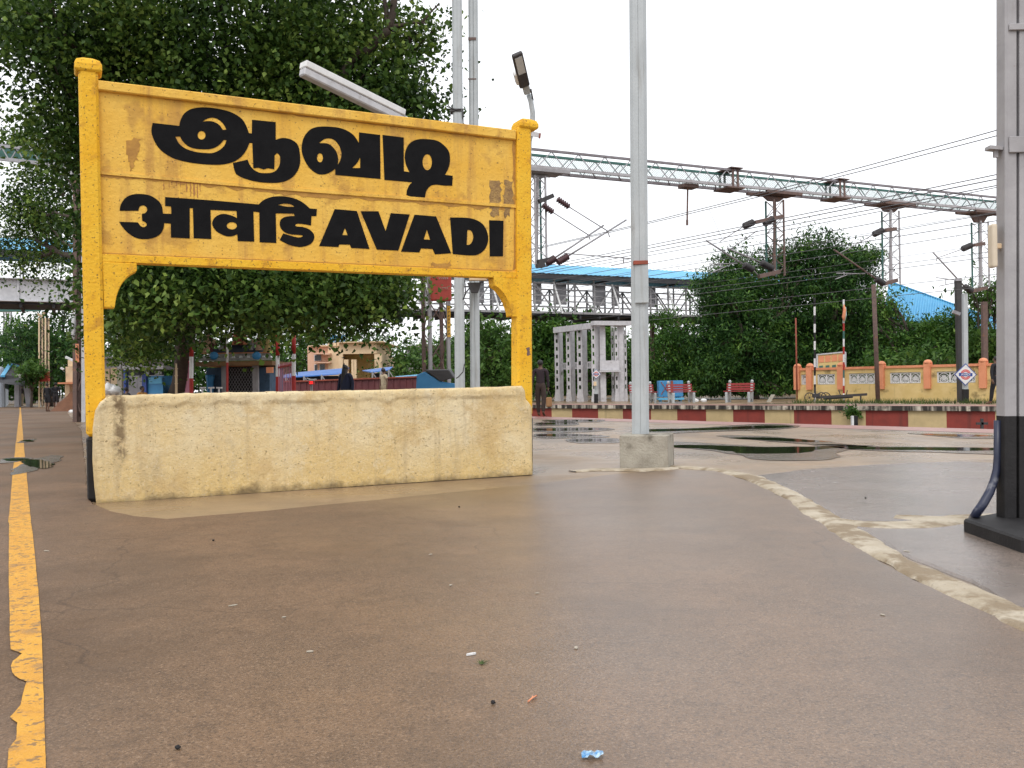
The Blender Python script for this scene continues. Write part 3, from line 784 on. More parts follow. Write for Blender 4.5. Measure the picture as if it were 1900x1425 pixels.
for j in range(NZ + 1):
    t = j / NZ
    for i in range(NX + 1):
        s_ = i / NX
        x = lut(t, xl) * (1 - s_) + lut(t, xr) * s_
        yb = 934 - (x - 178) * (934 - 880.5) / (989 - 178)
        ytop = lut(x, yt) + 1.6 * noise.noise(V((x * .05, 0, 3))) + 1.0 * noise.noise(V((x * .19, 0, 8)))
        y = yb * (1 - t) + ytop * t
        p = S(x, y, .10)
        e = min(min(s_, 1 - s_) * 3.9, (1 - t) * .85)
        e = min(1, e / .03); rnd = .016 * (1 - math.sqrt(max(0, 1 - (1 - e) ** 2)))
        q = p * 1.0
        d = .007 * noise.noise(q * 2.0) + .003 * noise.noise(q * 8) + .002 * noise.noise(q * 22) + .003 * noise.noise(q * 50)
        lipd = (.012 + .014 * noise.noise(V((x * .02, 4, 1)))) * max(0, min(1, (t - .89 - .045 * noise.noise(V((x * .03, 1, 1))) - .02 * noise.noise(V((x * .12, 1, 6)))) / .018)) + .006 * max(0, noise.noise(q * 13)) * (t > .85)
        fr.append(p + sn * (d + lipd - rnd))
        bk.append(p - sn * .34)
n0 = (NX + 1) * (NZ + 1)
fs = []
for j in range(NZ):
    for i in range(NX):
        a = j * (NX + 1) + i
        fs.append((a, a + 1, a + NX + 2, a + NX + 1))
        fs.append((a + n0, a + NX + 1 + n0, a + NX + 2 + n0, a + 1 + n0))
for j in range(NZ):
    a = j * (NX + 1); fs.append((a, a + NX + 1, a + NX + 1 + n0, a + n0))
    a = j * (NX + 1) + NX; fs.append((a, a + n0, a + NX + 1 + n0, a + NX + 1))
for i in range(NX):
    a = NZ * (NX + 1) + i; fs.append((a, a + 1, a + 1 + n0, a + n0))
mb.add(fr + bk, fs, True)
wall_root = Matrix.Translation(SA) @ Matrix.Rotation(SRZ, 4, 'Z')
wi = wall_root.inverted()
for i, p in enumerate(mb.v): mb.v[i] = wi @ p
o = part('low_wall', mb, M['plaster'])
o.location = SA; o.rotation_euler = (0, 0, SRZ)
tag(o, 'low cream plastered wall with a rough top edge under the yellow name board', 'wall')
# ------------------------------------------------------------------ poles near the board
def fxz(p):                                         # a frame that looks at the camera, standing upright
    d = V((EYE.x - p.x, EYE.y - p.y, 0)).normalized(); return V((-d.y, d.x, 0)), d
def channels(name, label, group, bot, top, wd, dp, m, split=None, gap=.0025, base=None, rot=0.0):
    """two facing steel channels with a seam between, from bot to top"""
    root = thing(name, label, 'pole', bot, 0, group)
    x, d = fxz(V(bot))
    Rm = Matrix.Rotation(rot, 3, 'Z'); x = Rm @ x; d = Rm @ d
    a, b = V(bot), V(top)
    for sgn in (-1, 1):
        mb = MB(); h = wd / 2 - gap / 2
        prof = []
        for (u, v_) in ((gap / 2, -dp / 2), (gap / 2, dp / 2), (wd / 2 - .035, dp / 2), (wd / 2, dp / 2 - .035), (wd / 2, -dp / 2 + .035), (wd / 2 - .035, -dp / 2)):
            prof.append(x * (u * sgn) + d * v_)
        k = len(prof)
        mb.add([a + q for q in prof] + [b + q for q in prof], [(i, (i + 1) % k, (i + 1) % k + k, i + k) for i in range(k)] + [tuple(range(k))[::-1], tuple(range(k, 2 * k))])
        part('channel', mb, m, root)
    mb = MB(); mb.bar(a + d * .0, b, .05, dp * .6, up=d); part('seam_light_stop', mb, m, root)  # inner plate added so no light shows through the seam
    return root, x, d
# pole on the concrete block
D = 9.85
pole, x_, d_ = channels('lamp_pole', 'pale grey steel pole standing on a square concrete block', 'None', W(1188.5, D, .30), P(1180.5, -420, D), .182, .17, M['steelw'])
del pole['group']
bc = [G(1140, 866), G(1240, 871)]
fx = (bc[1] - bc[0]); fx.z = 0; bw = fx.length; fx.normalize(); fn = V((-fx.y, fx.x, 0))
mb = MB(); mb.add([], [])
p0 = G(1150, 869); p1 = G(1240, 870)
fx = (p1 - p0).normalized(); fn = V((-fx.y, fx.x, 0)); q0 = p0 + fn * .52 - fx * .02; q1 = p1 + fn * .5
hh = .345
mb.prism([V((p.x, p.y, -.02)) for p in (p0, p1, q1, q0)], (0, 0, hh + .02))
part('concrete_base', mb, M['conc'], pole, .012, 2)
zz = lambda y, px=1188, Y=D: P(px, y, Y).z
mb = MB(); c_ = P(1190.5, 527, D) + d_ * .10 + x_ * 0.0
mb.box(c_, (.145, .05, zz(490) - zz(564)), math.atan2(x_.y, x_.x))
jb = part('junction_box', mb, M['steelw'], pole, .006)
mb = MB(); mb.box(P(1188.5, 490, D) + d_ * .105, (.155, .07, .042), math.atan2(x_.y, x_.x) + .12)
part('clamp', mb, M['rustred'], pole, .004)
# twin poles behind the board
pa, x_, d_ = channels('lamp_pole', 'left of the two pale poles behind the yellow board, with a black strap', 'twin pale steel poles behind the board', W(854, 16, 0), P(844.5, -420, 16), .175, .16, M['steelw'])
mb = MB(); c_ = P(846, 207, 16); mb.box(c_, (.2, .19, .05), math.atan2(x_.y, x_.x)); mb.tube([c_ + d_ * .1 - x_ * .16 + Z * .06, c_ + d_ * .1, c_ + d_ * .1 + x_ * .12 + Z * .02, c_ + x_ * .12 - Z * .3], .012, 5)
part('strap', mb, M['dark'], pa)
mb = MB(); c_ = P(854, 640, 16)
mb.tube([P(862, 520, 15.9), P(864, 545, 15.85), P(859, 556, 15.9)], .012, 5)
mb.tube([P(862, 675, 15.9), P(859, 690, 15.8), P(850, 700, 15.8), P(846, 702, 15.8)], .010, 5)
part('cable', mb, M['dark'], pa)
pb, x2, d2 = channels('lamp_pole', 'right of the two pale poles behind the yellow board, with an open seam', 'twin pale steel poles behind the board', W(882, 16.3, 0), P(875.5, -420, 16.3), .17, .2, M['steelw'], gap=.008)
mb = MB(); c_ = P(876, 76, 16.3)
mb.box(c_ + d2 * .1, (.14, .03, .045), math.atan2(x2.y, x2.x)); mb.box(P(876, 150, 16.3) + d2 * .1, (.15, .012, .02), math.atan2(x2.y, x2.x))
part('band', mb, M['rust'], pb)
# dark hood and lamp box on the second pole
mb = MB(); t = P(880, 526, 16.1); b = P(881, 544, 16.1)
mb.prism([t + x2 * -.12, t + x2 * .12, b + x2 * .06, b + x2 * -.06], d2 * .16)
part('hood', mb, M['dark'], pb)
mb = MB(); mb.box(P(887, 519, 16.0) + d2 * .18, (.31, .12, .07), math.atan2(x2.y, x2.x))
part('lamp_box', mb, M['cream'], pb, .01)
# tube lamp reaching out over the board
a, b = P(561, 125, 14.2), P(746, 216, 15.6)
tl = thing('tube_lamp', 'long white tube lamp slanting out above the top edge of the board', 'lamp', b)
ax = (b - a).normalized(); nrm = ax.cross(Z).normalized(); upv = nrm.cross(ax).normalized()
e = P(846, 262, 16)
mb = MB(); mb.bar(a + upv * .05, b + upv * .05, .19, .11); h1 = part('housing', mb, M['white'], tl, .012)
mb = MB(); mb.bar(a - upv * .07, b - upv * .07, .16, .13); part('diffuser', mb, M['offw'], tl, .02)
mb = MB()
for t in (.2, .56): mb.bar(a.lerp(b, t) + upv * .05 - ax * .012, a.lerp(b, t) + upv * .05 + ax * .012, .18, .10)
part('clip', mb, M['alu'], tl)
mb = MB(); mb.tube([b - ax * .3 + upv * .04, b + ax * .2, e], .03, 8); part('arm', mb, M['steelw'], tl)
# street lamp behind the right post
sl_ = thing('street_lamp', 'black LED street lamp on a curved grey arm behind the right post', 'street lamp', W(981, 9.8, 0))
mb = MB(); mb.tube([W(981, 9.8, 0), P(981, 300, 9.8), P(982, 262, 9.8), P(988, 236, 9.8), P(988.5, 210, 9.8), P(985, 188, 9.8), P(981, 176, 9.8)], .028, 10)
part('pole', mb, M['steelw'], sl_)
mb = MB(); mb.bar(P(986, 248, 9.75), P(1003, 251.5, 9.75), .012, .05); part('bracket', mb, M['offw'], sl_)
mb = MB(); mb.bar(P(1000, 252, 9.745), P(1003.3, 252.4, 9.745), .02, .052); part('bracket_end', mb, M['rustred'], sl_)
a, b = P(979, 174, 9.75), P(974.5, 157, 9.68)
mb = MB(); mb.bar(a, b, .075, .05, up=V((0, -1, 0))); part('socket', mb, M['steelw'], sl_, .01)
hb, ht = P(973.5, 160, 9.66), P(959, 99, 9.25)
hd = (ht - hb).normalized(); hx = hd.cross(V((0, -1, 0))).normalized(); hn = hx.cross(hd).normalized()
if hn.y > 0: hn = -hn
mb = MB(); mb.bar(hb, ht, .115, .05, up=hn); head = part('lamp_head', mb, M['dark'], sl_, .018, 3)
mb = MB(); c0 = hb.lerp(ht, .44) + hn * .0265; c1 = hb.lerp(ht, .93) + hn * .0265; mb.bar(c0, c1, .078, .006, up=hn); part('lens', mb, M['lampglass'], head)
mb = MB(); c0 = hb.lerp(ht, .12) - hn * .02 + hx * -.045; c1 = hb.lerp(ht, .46) - hn * .02 + hx * -.045
mb.bar(c0, c1, .07, .07, up=hn); part('driver_box', mb, M['white'], head, .01)
mb = MB(); mb.tube([P(985, 165, 9.7), P(987, 176, 9.75), P(989, 186, 9.8)], .008, 5); part('cable', mb, M['dark'], sl_)
# laced column at the right edge of the picture
D = 5.2
zb = P(1865, 772, D).z
rp = thing('lattice_column', 'grey laced steel column with a black foot at the right edge', 'pole', W(1880, D, 0))
for k, (xa, xb) in enumerate(((1862, 1882), (1887.5, 1930))):
    for (nm, m, ya, yb) in (('channel', M['steelg'], -420, 772), ('painted_foot', M['black'], 772, 972)):
        ta, tb = P(xa - .3 * 0, ya, D), P(xb, ya, D); ba, bb = P(xa, yb, D), P(xb, yb, D)
        lx = V((1, 0, 0)); w0 = (tb - ta).length
        mb = MB(); prof = [(0, -.012), (.012, -.022), (w0, -.022), (w0, .0), (w0 * .98, .085), (.004, .085), (0, .075)] if k == 0 else [(0, -.022), (w0, -.022), (w0, .16), (0, .16)]
        vs = [ba + V((u, v_, 0)) for u, v_ in prof] + [ta + V((u, v_, 0)) for u, v_ in prof]; n = len(prof)
        mb.add(vs, [(i, (i + 1) % n, (i + 1) % n + n, i + n) for i in range(n)] + [tuple(range(n))[::-1], tuple(range(n, 2 * n))])
        ch_ = part(nm, mb, m, rp) if nm == 'channel' else part(nm, mb, m, ch_)
for y, hgt in ((50, 12), (268, 30)):
    mb = MB(); c_ = P(1891, y, D - .03); mb.box((c_.x + .02, c_.y - .002, c_.z), (.155, .012, hgt / ppm(D)))
    part('batten', mb, M['steelg'], rp, .003)
mb = MB(); mb.bar(P(1832, 275, D + .03), P(1856, 277, D + .03), .06, .02, up=Z); mb.bar(P(1847, 279, D + .03), P(1847, 292, D + .03), .02, .02); part('angle_bracket', mb, M['steelg'], rp)
mb = MB(); x0, x1, x2_, x3 = G(1787, 990), G(1897, 1031), G(2110, 1010), G(1960, 956)
mb.prism([V((p.x, p.y, -.02)) for p in (x0, x1, x2_, x3)], (0, 0, .105)); part('footing', mb, M['black'], rp, .012)
M['offcream'] = mat('aged_plastic', (.62, .54, .42), (.54, .46, .35), 6, .6)
fl = thing('wall_lamp', 'cream weatherproof lamp housing clamped to the side of the laced column', 'lamp', P(1846, 505, D))
mb = MB(); mb.bar(P(1841.5, 416, D + .02), P(1842.5, 497, D + .02), .032, .06); part('housing', mb, M['offcream'], fl, .012, 3)
mb = MB(); mb.bar(P(1838, 457, D + .03), P(1857, 457, D + .03), .03, .03); part('clamp', mb, M['cream'], fl, .004)
mb = MB(); mb.tube([P(1851, 780, D + .05), P(1850.5, 850, D + .05), P(1849, 872, D + .05), P(1844, 893, D + .04), P(1836, 914, D + .03), P(1824, 935, D + .02), P(1812, 952, D + .0), G(1803, 965)], [.02, .02, .021, .023, .025, .026, .025, .024], 10)
single('conduit', 'blue plastic conduit bending from the laced column into the cement', 'pipe', mb, M['conduit'] if 'conduit' in M else mat('blue_conduit', (.018, .024, .06), (.025, .03, .055), 12, .4, stain=((.25, .25, .27), 9, .6, .6)), G(1803, 962))
# ------------------------------------------------------------------ overhead line gantry
GD1 = 27.6
g0 = P(990, 277, GD1)
zt = g0.z
gd_ = ray(1845, 366); g1 = EYE + gd_ * ((zt - CAMH) / gd_.z)
gx = (g1 - g0); gx.z = 0; gx.normalize()
gn = V((gx.y, -gx.x, 0))
if gn.y > 0: gn = -gn
def GP(px, py, off=0.0):                               # a point in the plane of the gantry
    return onplane(px, py, g0 + gn * off, gn)
GH = zt - GP(990, 309).z
gl = GP(778, 254); gl.z = zt
s0 = (gl - g0).dot(gx); s1 = (g1 - g0).dot(gx) + 9
gp = lambda s, dz, off: g0 + gx * s + Z * dz - gn * off
gm = V(gp((GP(815, 600) - g0).dot(gx), 0, .3)); gm.z = 0
gantry = thing('overhead_gantry', 'long steel lattice gantry with green netting spanning the tracks', 'gantry', gm)
def truss(name, off, mt, mbm, md):
    mb = MB()
    mb.bar(gp(s0, 0, off), gp(s1, 0, off), .07, .07); mb.mi = 1
    mb.bar(gp(s0, -GH, off), gp(s1, -GH, off), .085, .085); mb.mi = 2
    pt = .47; k = 0; s = s0
    while s < s1 - pt:
        mb.bar(gp(s, -.02 if k % 2 else -GH + .02, off), gp(s + pt, -GH + .02 if k % 2 else -.02, off), .028, .02, up=gn)
        s += pt; k += 1
    return part(name, mb, [mt, mbm, md], gantry)
truss('front_truss', 0, M['truss'], M['trussw'], M['alu'])
truss('rear_truss', .62, M['teal'], M['truss'], M['alu'])
mb = MB(); s = s0; k = 0
while s < s1:
    for z_ in (-.03, -GH):
        mb.bar(gp(s, z_, 0.03), gp(s + .47 * (1 if k % 2 else -1) * .0 + .47, z_, .6), .03, .03) if z_ < -.1 else None
    s += .94; k += 1
part('lacing', mb, M['truss'], gantry)
mb = MB(); s = s0
while s < s1 - .4:
    mb.bar(gp(s, -.06, .57), gp(s + GH - .1, -GH + .04, .57), .008, .008, up=gn)
    mb.bar(gp(s, -GH + .04, .575), gp(s + GH - .1, -.06, .575), .008, .008, up=gn)
    s += .075
part('netting', mb, M['net'], gantry)
for px in (1363, 1561):
    mb = MB(); s = (GP(px, 330) - g0).dot(gx)
    for q in (-.1, .1): mb.bar(gp(s + q, .03, -.04), gp(s + q, -GH - .03, -.04), .09, .02, up=gn); mb.bar(gp(s + q, .03, .66), gp(s + q, -GH - .03, .66), .09, .02, up=gn)
    mb.bar(gp(s - .25, .06, .3), gp(s + .25, .06, .3), .9, .03); mb.bar(gp(s - .35, -GH - .07, .3), gp(s + .35, -GH - .07, .3), .8, .05)
    part('splice_plate', mb, M['rust'], gantry)
# lattice masts
def lattice(mb, b, t, wd, x, d, pitch=.5, leg=.07, lc=.025, mi=None):
    b, t = V(b), V(t); h = (t - b).length; up = (t - b).normalized()
    cs = [x * (i * wd / 2) + d * (j * wd / 2) for i, j in ((-1, -1), (1, -1), (1, 1), (-1, 1))]
    for i, c_ in enumerate(cs):
        if mi: mb.mi = mi[i]
        mb.bar(b + c_, t + c_, leg, leg, up=d)
    n = max(2, int(h / pitch))
    mb.mi = 0
    for k in range(n):
        z0, z1 = h * k / n, h * (k + 1) / n
        for i in range(4):
            a, c_ = cs[i], cs[(i + 1) % 4]
            if (k + i) % 2: a, c_ = c_, a
            mb.bar(b + up * z0 + a, b + up * z1 + c_, lc, lc * .6, up=d)
    return mb
mb = lattice(MB(), V((gm.x, gm.y, 0)), V((gm.x, gm.y, zt - GH - .05)), .56, gx, -gn, .8, .09, .03, (1, 1, 0, 0))
mast = part('mast', mb, [M['rust'], M['steelg']], gantry)
def gpart(name, mb, m, **k): return part(name, mb, m, gantry, **k)
# yellow number strip and red bucket box on the mast
D = gm.y - .45
mb = MB(); a = gm + gn * .34 + gx * .28; mb.box((a.x, a.y, P(836, 595, D).z), (.10, .03, (625 - 566) / ppm(D)), math.atan2(gx.y, gx.x))
pt_ = gpart('number_plate', mb, M['yellow'])
mb = MB()
for k in range(8):
    zc = P(836, 571 + k * 6.9, D).z; q = a + gn * .018
    for (u, v_, w_, h_) in ((-.018, 0, .012, .05), (.016, .012, .012, .03), (0, .02, .04, .012), (0, -.02, .035, .012))[: 2 + (k * 7) % 3]:
        mb.box((q.x + gx.x * u, q.y + gx.y * u, zc + v_), (w_, .006, h_), math.atan2(gx.y, gx.x))
gpart('number_mark', mb, M['black'])
rb = thing('fire_point_box', 'red box with faint white writing fixed to the lattice mast behind the board', 'box', V((a.x, a.y, P(818, 558, D).z)))
mb = MB(); c_ = P(818, 534, D - .12); RZG = math.atan2(gx.y, gx.x)
mb.box(c_, (.60, .16, 49 / ppm(D)), RZG * .35); part('case', mb, M['redbox'], rb, .05, 3)
r_ = random.Random(3)
for row, n in ((-19, 9), (-17, 8), (0, 9), (2.5, 14)):
    mb = MB()
    for k in range(n):
        mb.box(P(803 + 29 * (k + .5) / n + (2 if row > 1 else 0), 534 + row + r_.uniform(-.4, .4), D - .206), (.017 if n > 10 else .03, .004, (.008 if n > 10 else .024) * r_.uniform(.6, 1.2)), 0)
    part('writing_line', mb, M['litter'], rb)
# drop arms and their cantilevers
def rod(mb, a, b, r=.025, n=6): mb.tube([GP(*a), GP(*b)], r, n)
def insulator(mb, a, b, r=.07, ribs=6):
    A, B = GP(*a), GP(*b); pts = []; rs = []
    for k in range(ribs * 2 + 1):
        pts.append(A.lerp(B, k / (ribs * 2))); rs.append(r if k % 2 else r * .5)
    mb.tube(pts, rs, 8)
drops = [
 dict(px=997, yt=328, yb=496, lab='cantilever with two brown ribbed insulators beside the right post', w=.36,
      ins=[((1034, 369), (1056, 384)), ((1007, 380), (1026, 394)), ((1034, 487), (1054, 475)), ((1014, 488), (1030, 479))],
      rods=[((1056, 384), (1128, 429)), ((1026, 394), (1092, 436)), ((1092, 436), (1095, 445)), ((1128, 429), (1131, 440))],
      tubes=[((1030, 478), (1120, 418)), ((1054, 475), (1162, 408))],
      arms=[((1047, 470), (1172, 480)), ((1134, 493), (1196, 480)), ((1157, 476), (1157, 488))],
      brk=[((1000, 374), (1026, 363)), ((998, 486), (1028, 480)), ((996, 494), (1010, 492))]),
 dict(px=1437, yt=372, yb=512, lab='cantilever with paired black insulators in front of the big tree', w=.42,
      ins=[((1380, 420), (1398, 412)), ((1418, 416), (1434, 405)), ((1380, 491), (1398, 501)), ((1412, 487), (1434, 499))],
      rods=[((1380, 420), (1336, 448)), ((1405, 428), (1357, 461)), ((1398, 501), (1408, 512)), ((1434, 499), (1446, 508))],
      tubes=[((1310, 446), (1380, 491)), ((1349, 460), (1412, 487))],
      arms=[((1316, 490), (1368, 489)), ((1318, 507), (1348, 494)), ((1337, 489), (1337, 498))],
      brk=[((1400, 413), (1450, 402)), ((1408, 513), (1446, 504))]),
 dict(px=1652, yt=392, yb=527, lab='rusty single arm cantilever hanging third along the gantry', w=.42,
      ins=[((1621, 435), (1638, 427)), ((1625, 517), (1640, 527))], rods=[((1621, 435), (1558, 470)), ((1638, 427), (1652, 424))], tubes=[((1547, 463), (1625, 517))],
      arms=[((1552, 507), (1605, 508)), ((1566, 505), (1566, 512)), ((1550, 518), (1572, 510))], brk=[((1640, 527), (1664, 520)), ((1642, 427), (1662, 425))]),
 dict(px=1818, yt=412, yb=532, lab='single arm cantilever nearest the right edge of the picture', w=.42,
      ins=[((1786, 462), (1802, 455)), ((1789, 531), (1803, 541))], rods=[((1786, 462), (1738, 479)), ((1802, 455), (1816, 453)), ((1738, 479), (1737, 485))], tubes=[((1731, 468), (1789, 531))],
      arms=[((1737, 515), (1776, 520)), ((1742, 531), (1775, 524)), ((1755, 517), (1755, 527))], brk=[((1800, 541), (1830, 534)), ((1806, 455), (1826, 452))])]
for d0 in drops:
    t = GP(d0['px'], d0['yt'], -.3); b = GP(d0['px'], d0['yb'], -.3)
    s = (t - g0).dot(gx)
    mb = lattice(MB(), V((t.x, t.y, b.z)), t, d0['w'], gx, -gn, .27, .05, .02, (0, 0, 1, 1))
    mb.bar(V((t.x, t.y, b.z)) - gx * (d0['w'] * .25) + gn * .02, t - gx * .0 + gn * .02, .09, .03, up=gn)
    gpart('drop_arm', mb, [M['rust'] if d0['px'] == 1437 else M['trussw'], M['teal']])
    mb = MB(); u = gp(s, -GH - .05, .3)
    hw = d0['w']
    mb.prism([t - gx * hw * .55 - Z * .02, t + gx * hw * .55 - Z * .02, V((t.x, t.y, u.z)) + gx * hw * 1.1 - Z * .12, V((t.x, t.y, u.z)) - gx * hw * 1.1 - Z * .12], -gn * .1)
    mb.bar(u - gx * .75 - Z * .06, u + gx * .75 - Z * .06, .5, .06); mb.bar(u - gx * .6 - Z * .03 + gn * .3, u + gx * .95 - Z * .03 + gn * .3, .1, .1); mb.bar(u - gx * .95 - gn * .3 - Z * .03, u + gx * .6 - gn * .3 - Z * .03, .1, .1)
    gpart('hanger', mb, M['rust'] if d0['px'] > 1400 else M['steelg'])
    ct = thing('cantilever', d0['lab'], 'overhead bracket', V((t.x, t.y, b.z)), 0, 'cantilevers hung from the gantry')
    for q in d0['ins']: mb = MB(); insulator(mb, *q, r=.125 if d0['px'] > 1400 or q[0][1] > 480 else .105); part('insulator', mb, M['insul'] if d0['px'] < 1400 else M['dark'], ct)
    for q in d0['tubes']: mb = MB(); rod(mb, *q, r=.03); part('tube', mb, M['rust'] if d0['px'] == 1652 else M['alu'], ct)
    mb = MB()
    for q in d0['rods']: rod(mb, *q, r=.017)
    part('stay_rod', mb, M['alu'], ct)
    mb = MB()
    for q in d0['arms']: rod(mb, *q, r=.018)
    part('registration_arm', mb, M['alu'], ct)
    mb = MB()
    for q in d0['brk']: mb.bar(GP(*q[0]), GP(*q[1]), .13, .13)
    part('bracket', mb, M['dark'] if d0['px'] < 1400 else M['rust'], ct)
mb = MB(); u = GP(1276, 346, -.3); mb.bar(u, GP(1275, 412, -.3), .05, .05); mb.bar(u - gx * .25, u + gx * .3, .4, .12); mb.bar(GP(1275, 408, -.3), GP(1275, 418, -.3), .07, .07)
gpart('drop_rod', mb, M['rust'])
# wires along the tracks
tdir = V((-(200 + 950) / FPX, 1, 0)).normalized()
def wire(px, py, rise, label, r=.011, far=34, near=36, drop=None, group='overhead wires above the tracks'):
    c_ = GP(px, py, -.1); mb = MB(); pts = []
    for k in range(-12, 11):
        s = (near if k < 0 else far) * k / (12 if k < 0 else 10)
        pts.append(c_ + tdir * s + Z * (rise * (abs(s) / near) ** 2 if k < 0 else rise * .35 * (abs(s) / far) ** 2))
    mb.tube(pts, r, 5)
    o_ = single('overhead_wire', label, 'wire', mb, M['wire'], c_, group)
    return c_, pts, o_
n_ = [('first', 1128, 432, 1150, 478), ('second', 1336, 450, 1350, 489), ('third', 1560, 471, 1590, 508), ('fourth', 1742, 480, 1765, 518)]
for k, (w_, a, b, c_, d) in enumerate(n_):
    q0, _, _ = wire(a, b, 1.5, 'upper sagging wire carried by the %s cantilever along the gantry' % w_)
    q1, _, wo_ = wire(c_, d, .12, 'straight contact wire with droppers under the %s cantilever along the gantry' % w_)
    for j in range(1, 8):
        sj = -4.3 * j; f = (abs(sj) / 36) ** 2
        part('dropper', MB().tube([q0 + tdir * sj + Z * 1.5 * f, q1 + tdir * sj + Z * .12 * f], .006, 4), M['wire'], wo_)
wire(1092, 438, 1.9, 'second upper wire beside the first cantilever with brown insulators')
wire(1120, 472, .3, 'second contact wire beside the first cantilever with brown insulators')
wire(1004, 500, .2, 'low wire leaving the foot of the first drop arm')
wire(1312, 470, .9, 'upper wire between the first and second drop arms')
wire(1482, 458, 1.1, 'wire crossing the sky between the second and third drop arms')
wire(1700, 545, .15, 'lowest wire over the tree tops between the third and fourth drop arms')
wire(1660, 425, .7, 'feeder wire crossing the sky high past the third drop arm', .009)
wire(1826, 455, .4, 'feeder wire crossing the sky past the drop arm nearest the right edge', .009)
# ------------------------------------------------------------------ trees
def crown_mesh(name, centres, size, droop, m, parent, seed, asp=.62):
    rng = np.random.default_rng(seed); n = len(centres)
    d = rng.normal(size=(n, 3)); d[:, 2] -= droop; d /= np.linalg.norm(d, axis=1)[:, None]
    r = rng.normal(size=(n, 3)); r[:, 2] += .9 * np.sign(r[:, 2] + .3)
    sd = np.cross(d, r); sd /= np.linalg.norm(sd, axis=1)[:, None] + 1e-9
    nn = np.cross(sd, d)
    L_ = (size * rng.uniform(.6, 1.25, n))[:, None]
    W_ = L_ * asp * rng.uniform(.8, 1.15, n)[:, None]
    b = centres; t = b + d * L_
    fold = nn * W_ * .16
    lf = b + d * L_ * .36 + sd * W_ * .5 + fold; rt = b + d * L_ * .36 - sd * W_ * .5 + fold
    o_ = np.array(wm(parent).translation)
    vs = np.stack([b, lf, t, rt], 1).reshape(-1, 3) - o_
    me = bpy.data.meshes.new(name)
    me.vertices.add(4 * n); me.vertices.foreach_set('co', vs.astype(np.float32).ravel())
    idx = np.arange(n)[:, None] * 4
    f = np.concatenate([idx, idx + 1, idx + 2, idx, idx + 2, idx + 3], 1).astype(np.int32).ravel()
    me.loops.add(6 * n); me.loops.foreach_set('vertex_index', f)
    me.polygons.add(2 * n); me.polygons.foreach_set('loop_start', np.arange(0, 6 * n, 3, dtype=np.int32)); me.polygons.foreach_set('loop_total', np.full(2 * n, 3, dtype=np.int32))
    me.materials.append(m); me.update(calc_edges=True); me.validate()
    o = bpy.data.objects.new(name, me); col.objects.link(o)
    if parent: o.parent = parent; WM[o.name] = wm(parent)
    return o
def clumps(ells, per, sig, seed, shell=2.4):
    """leaf centres in clumps spread through ellipsoids: (centre, radii, clump count)"""
    rng = np.random.default_rng(seed); out = []
    for c_, r, n in ells:
        q = rng.normal(size=(n, 3)); q /= np.linalg.norm(q, axis=1)[:, None]
        q *= (rng.uniform(.05, 1, n) ** (1 / shell))[:, None]
        cc_ = np.array(c_) + q * np.array(r)
        k = rng.integers(int(per * .5), int(per * 1.5), n)
        rep = np.repeat(np.arange(n), k)
        sg = sig * rng.uniform(.6, 1.4, n)[rep][:, None]
        p = cc_[rep] + rng.normal(size=(len(rep), 3)) * sg * np.array([1, 1, .75])
        p[:, 2] -= sig * .25
        out.append(p)
    return np.concatenate(out)
def ell3(px, py, rx, ry, Y, rd=None):
    """an ellipsoid of foliage seen at that picture place, standing Y metres out"""
    k = Y / FPX
    return P(px, py, Y), (rx * k, rd if rd else (rx * k * .8 + .4), ry * k)
def limb(mb, a, b, r0, r1, seed, wob=.12, n=7):
    a, b = V(a), V(b); l = (b - a).length; pts = []; rs = []
    for i in range(n + 1):
        t = i / n; p = a.lerp(b, t)
        p += V((noise.noise(V((t * 3, seed, 1))), noise.noise(V((t * 3, seed, 5))), noise.noise(V((t * 3, seed, 9))))) * (wob * l * math.sin(math.pi * t))
        pts.append(p); rs.append(r0 + (r1 - r0) * t)
    mb.tube(pts, rs, 8)
def tree(name, label, base, ells, per, sig, size, m, seed, droop=.4, trunk=.2, fork=.45, group=None, extra=(), asp=.62):
    root = thing(name, label, 'tree', base, 0, group)
    pts = clumps(ells, per, sig, seed)
    pts = pts[pts[:, 2] > .25]
    crown_mesh('crown', pts, size, droop, m, root, seed, asp)
    mb = MB(); r = random.Random(seed)
    cen = sum((V(e[0]) for e in ells), V((0, 0, 0))) / len(ells)
    f = V(base).lerp(V((cen.x, cen.y, max(cen.z, 1.5))), fork)
    limb(mb, V(base) - Z * .1, f, trunk, trunk * .75, seed, .06)
    for e in ells:
        c_ = V(e[0]); limb(mb, f, c_, trunk * .55, trunk * .15, r.random() * 50)
        for _ in range(5):
            q = V((r.gauss(0, 1), r.gauss(0, 1), r.gauss(0, .8))).normalized()
            limb(mb, f.lerp(c_, r.uniform(.5, 1)), c_ + V((q.x * e[1][0], q.y * e[1][1], q.z * e[1][2])) * .85, trunk * .2, .012, r.random() * 50)
    for a, b, r0, r1 in extra: limb(mb, a, b, r0, r1, r.random() * 50, .08)
    part('trunk', mb, M['bark'], root)
    return root
LM = {
 'peepal': leafmat('peepal_leaf', (.012, .032, .007), (.058, .118, .020), (.26, .36, .075), .3, .55),
 'dark': leafmat('dark_leaf', (.009, .034, .010), (.040, .105, .022), (.15, .27, .045), .3, .7),
 'mid': leafmat('mid_leaf', (.014, .050, .010), (.055, .135, .022), (.16, .27, .045), .3),
 'bright': leafmat('bright_leaf', (.03, .075, .016), (.065, .14, .025), (.15, .24, .05), .3)}
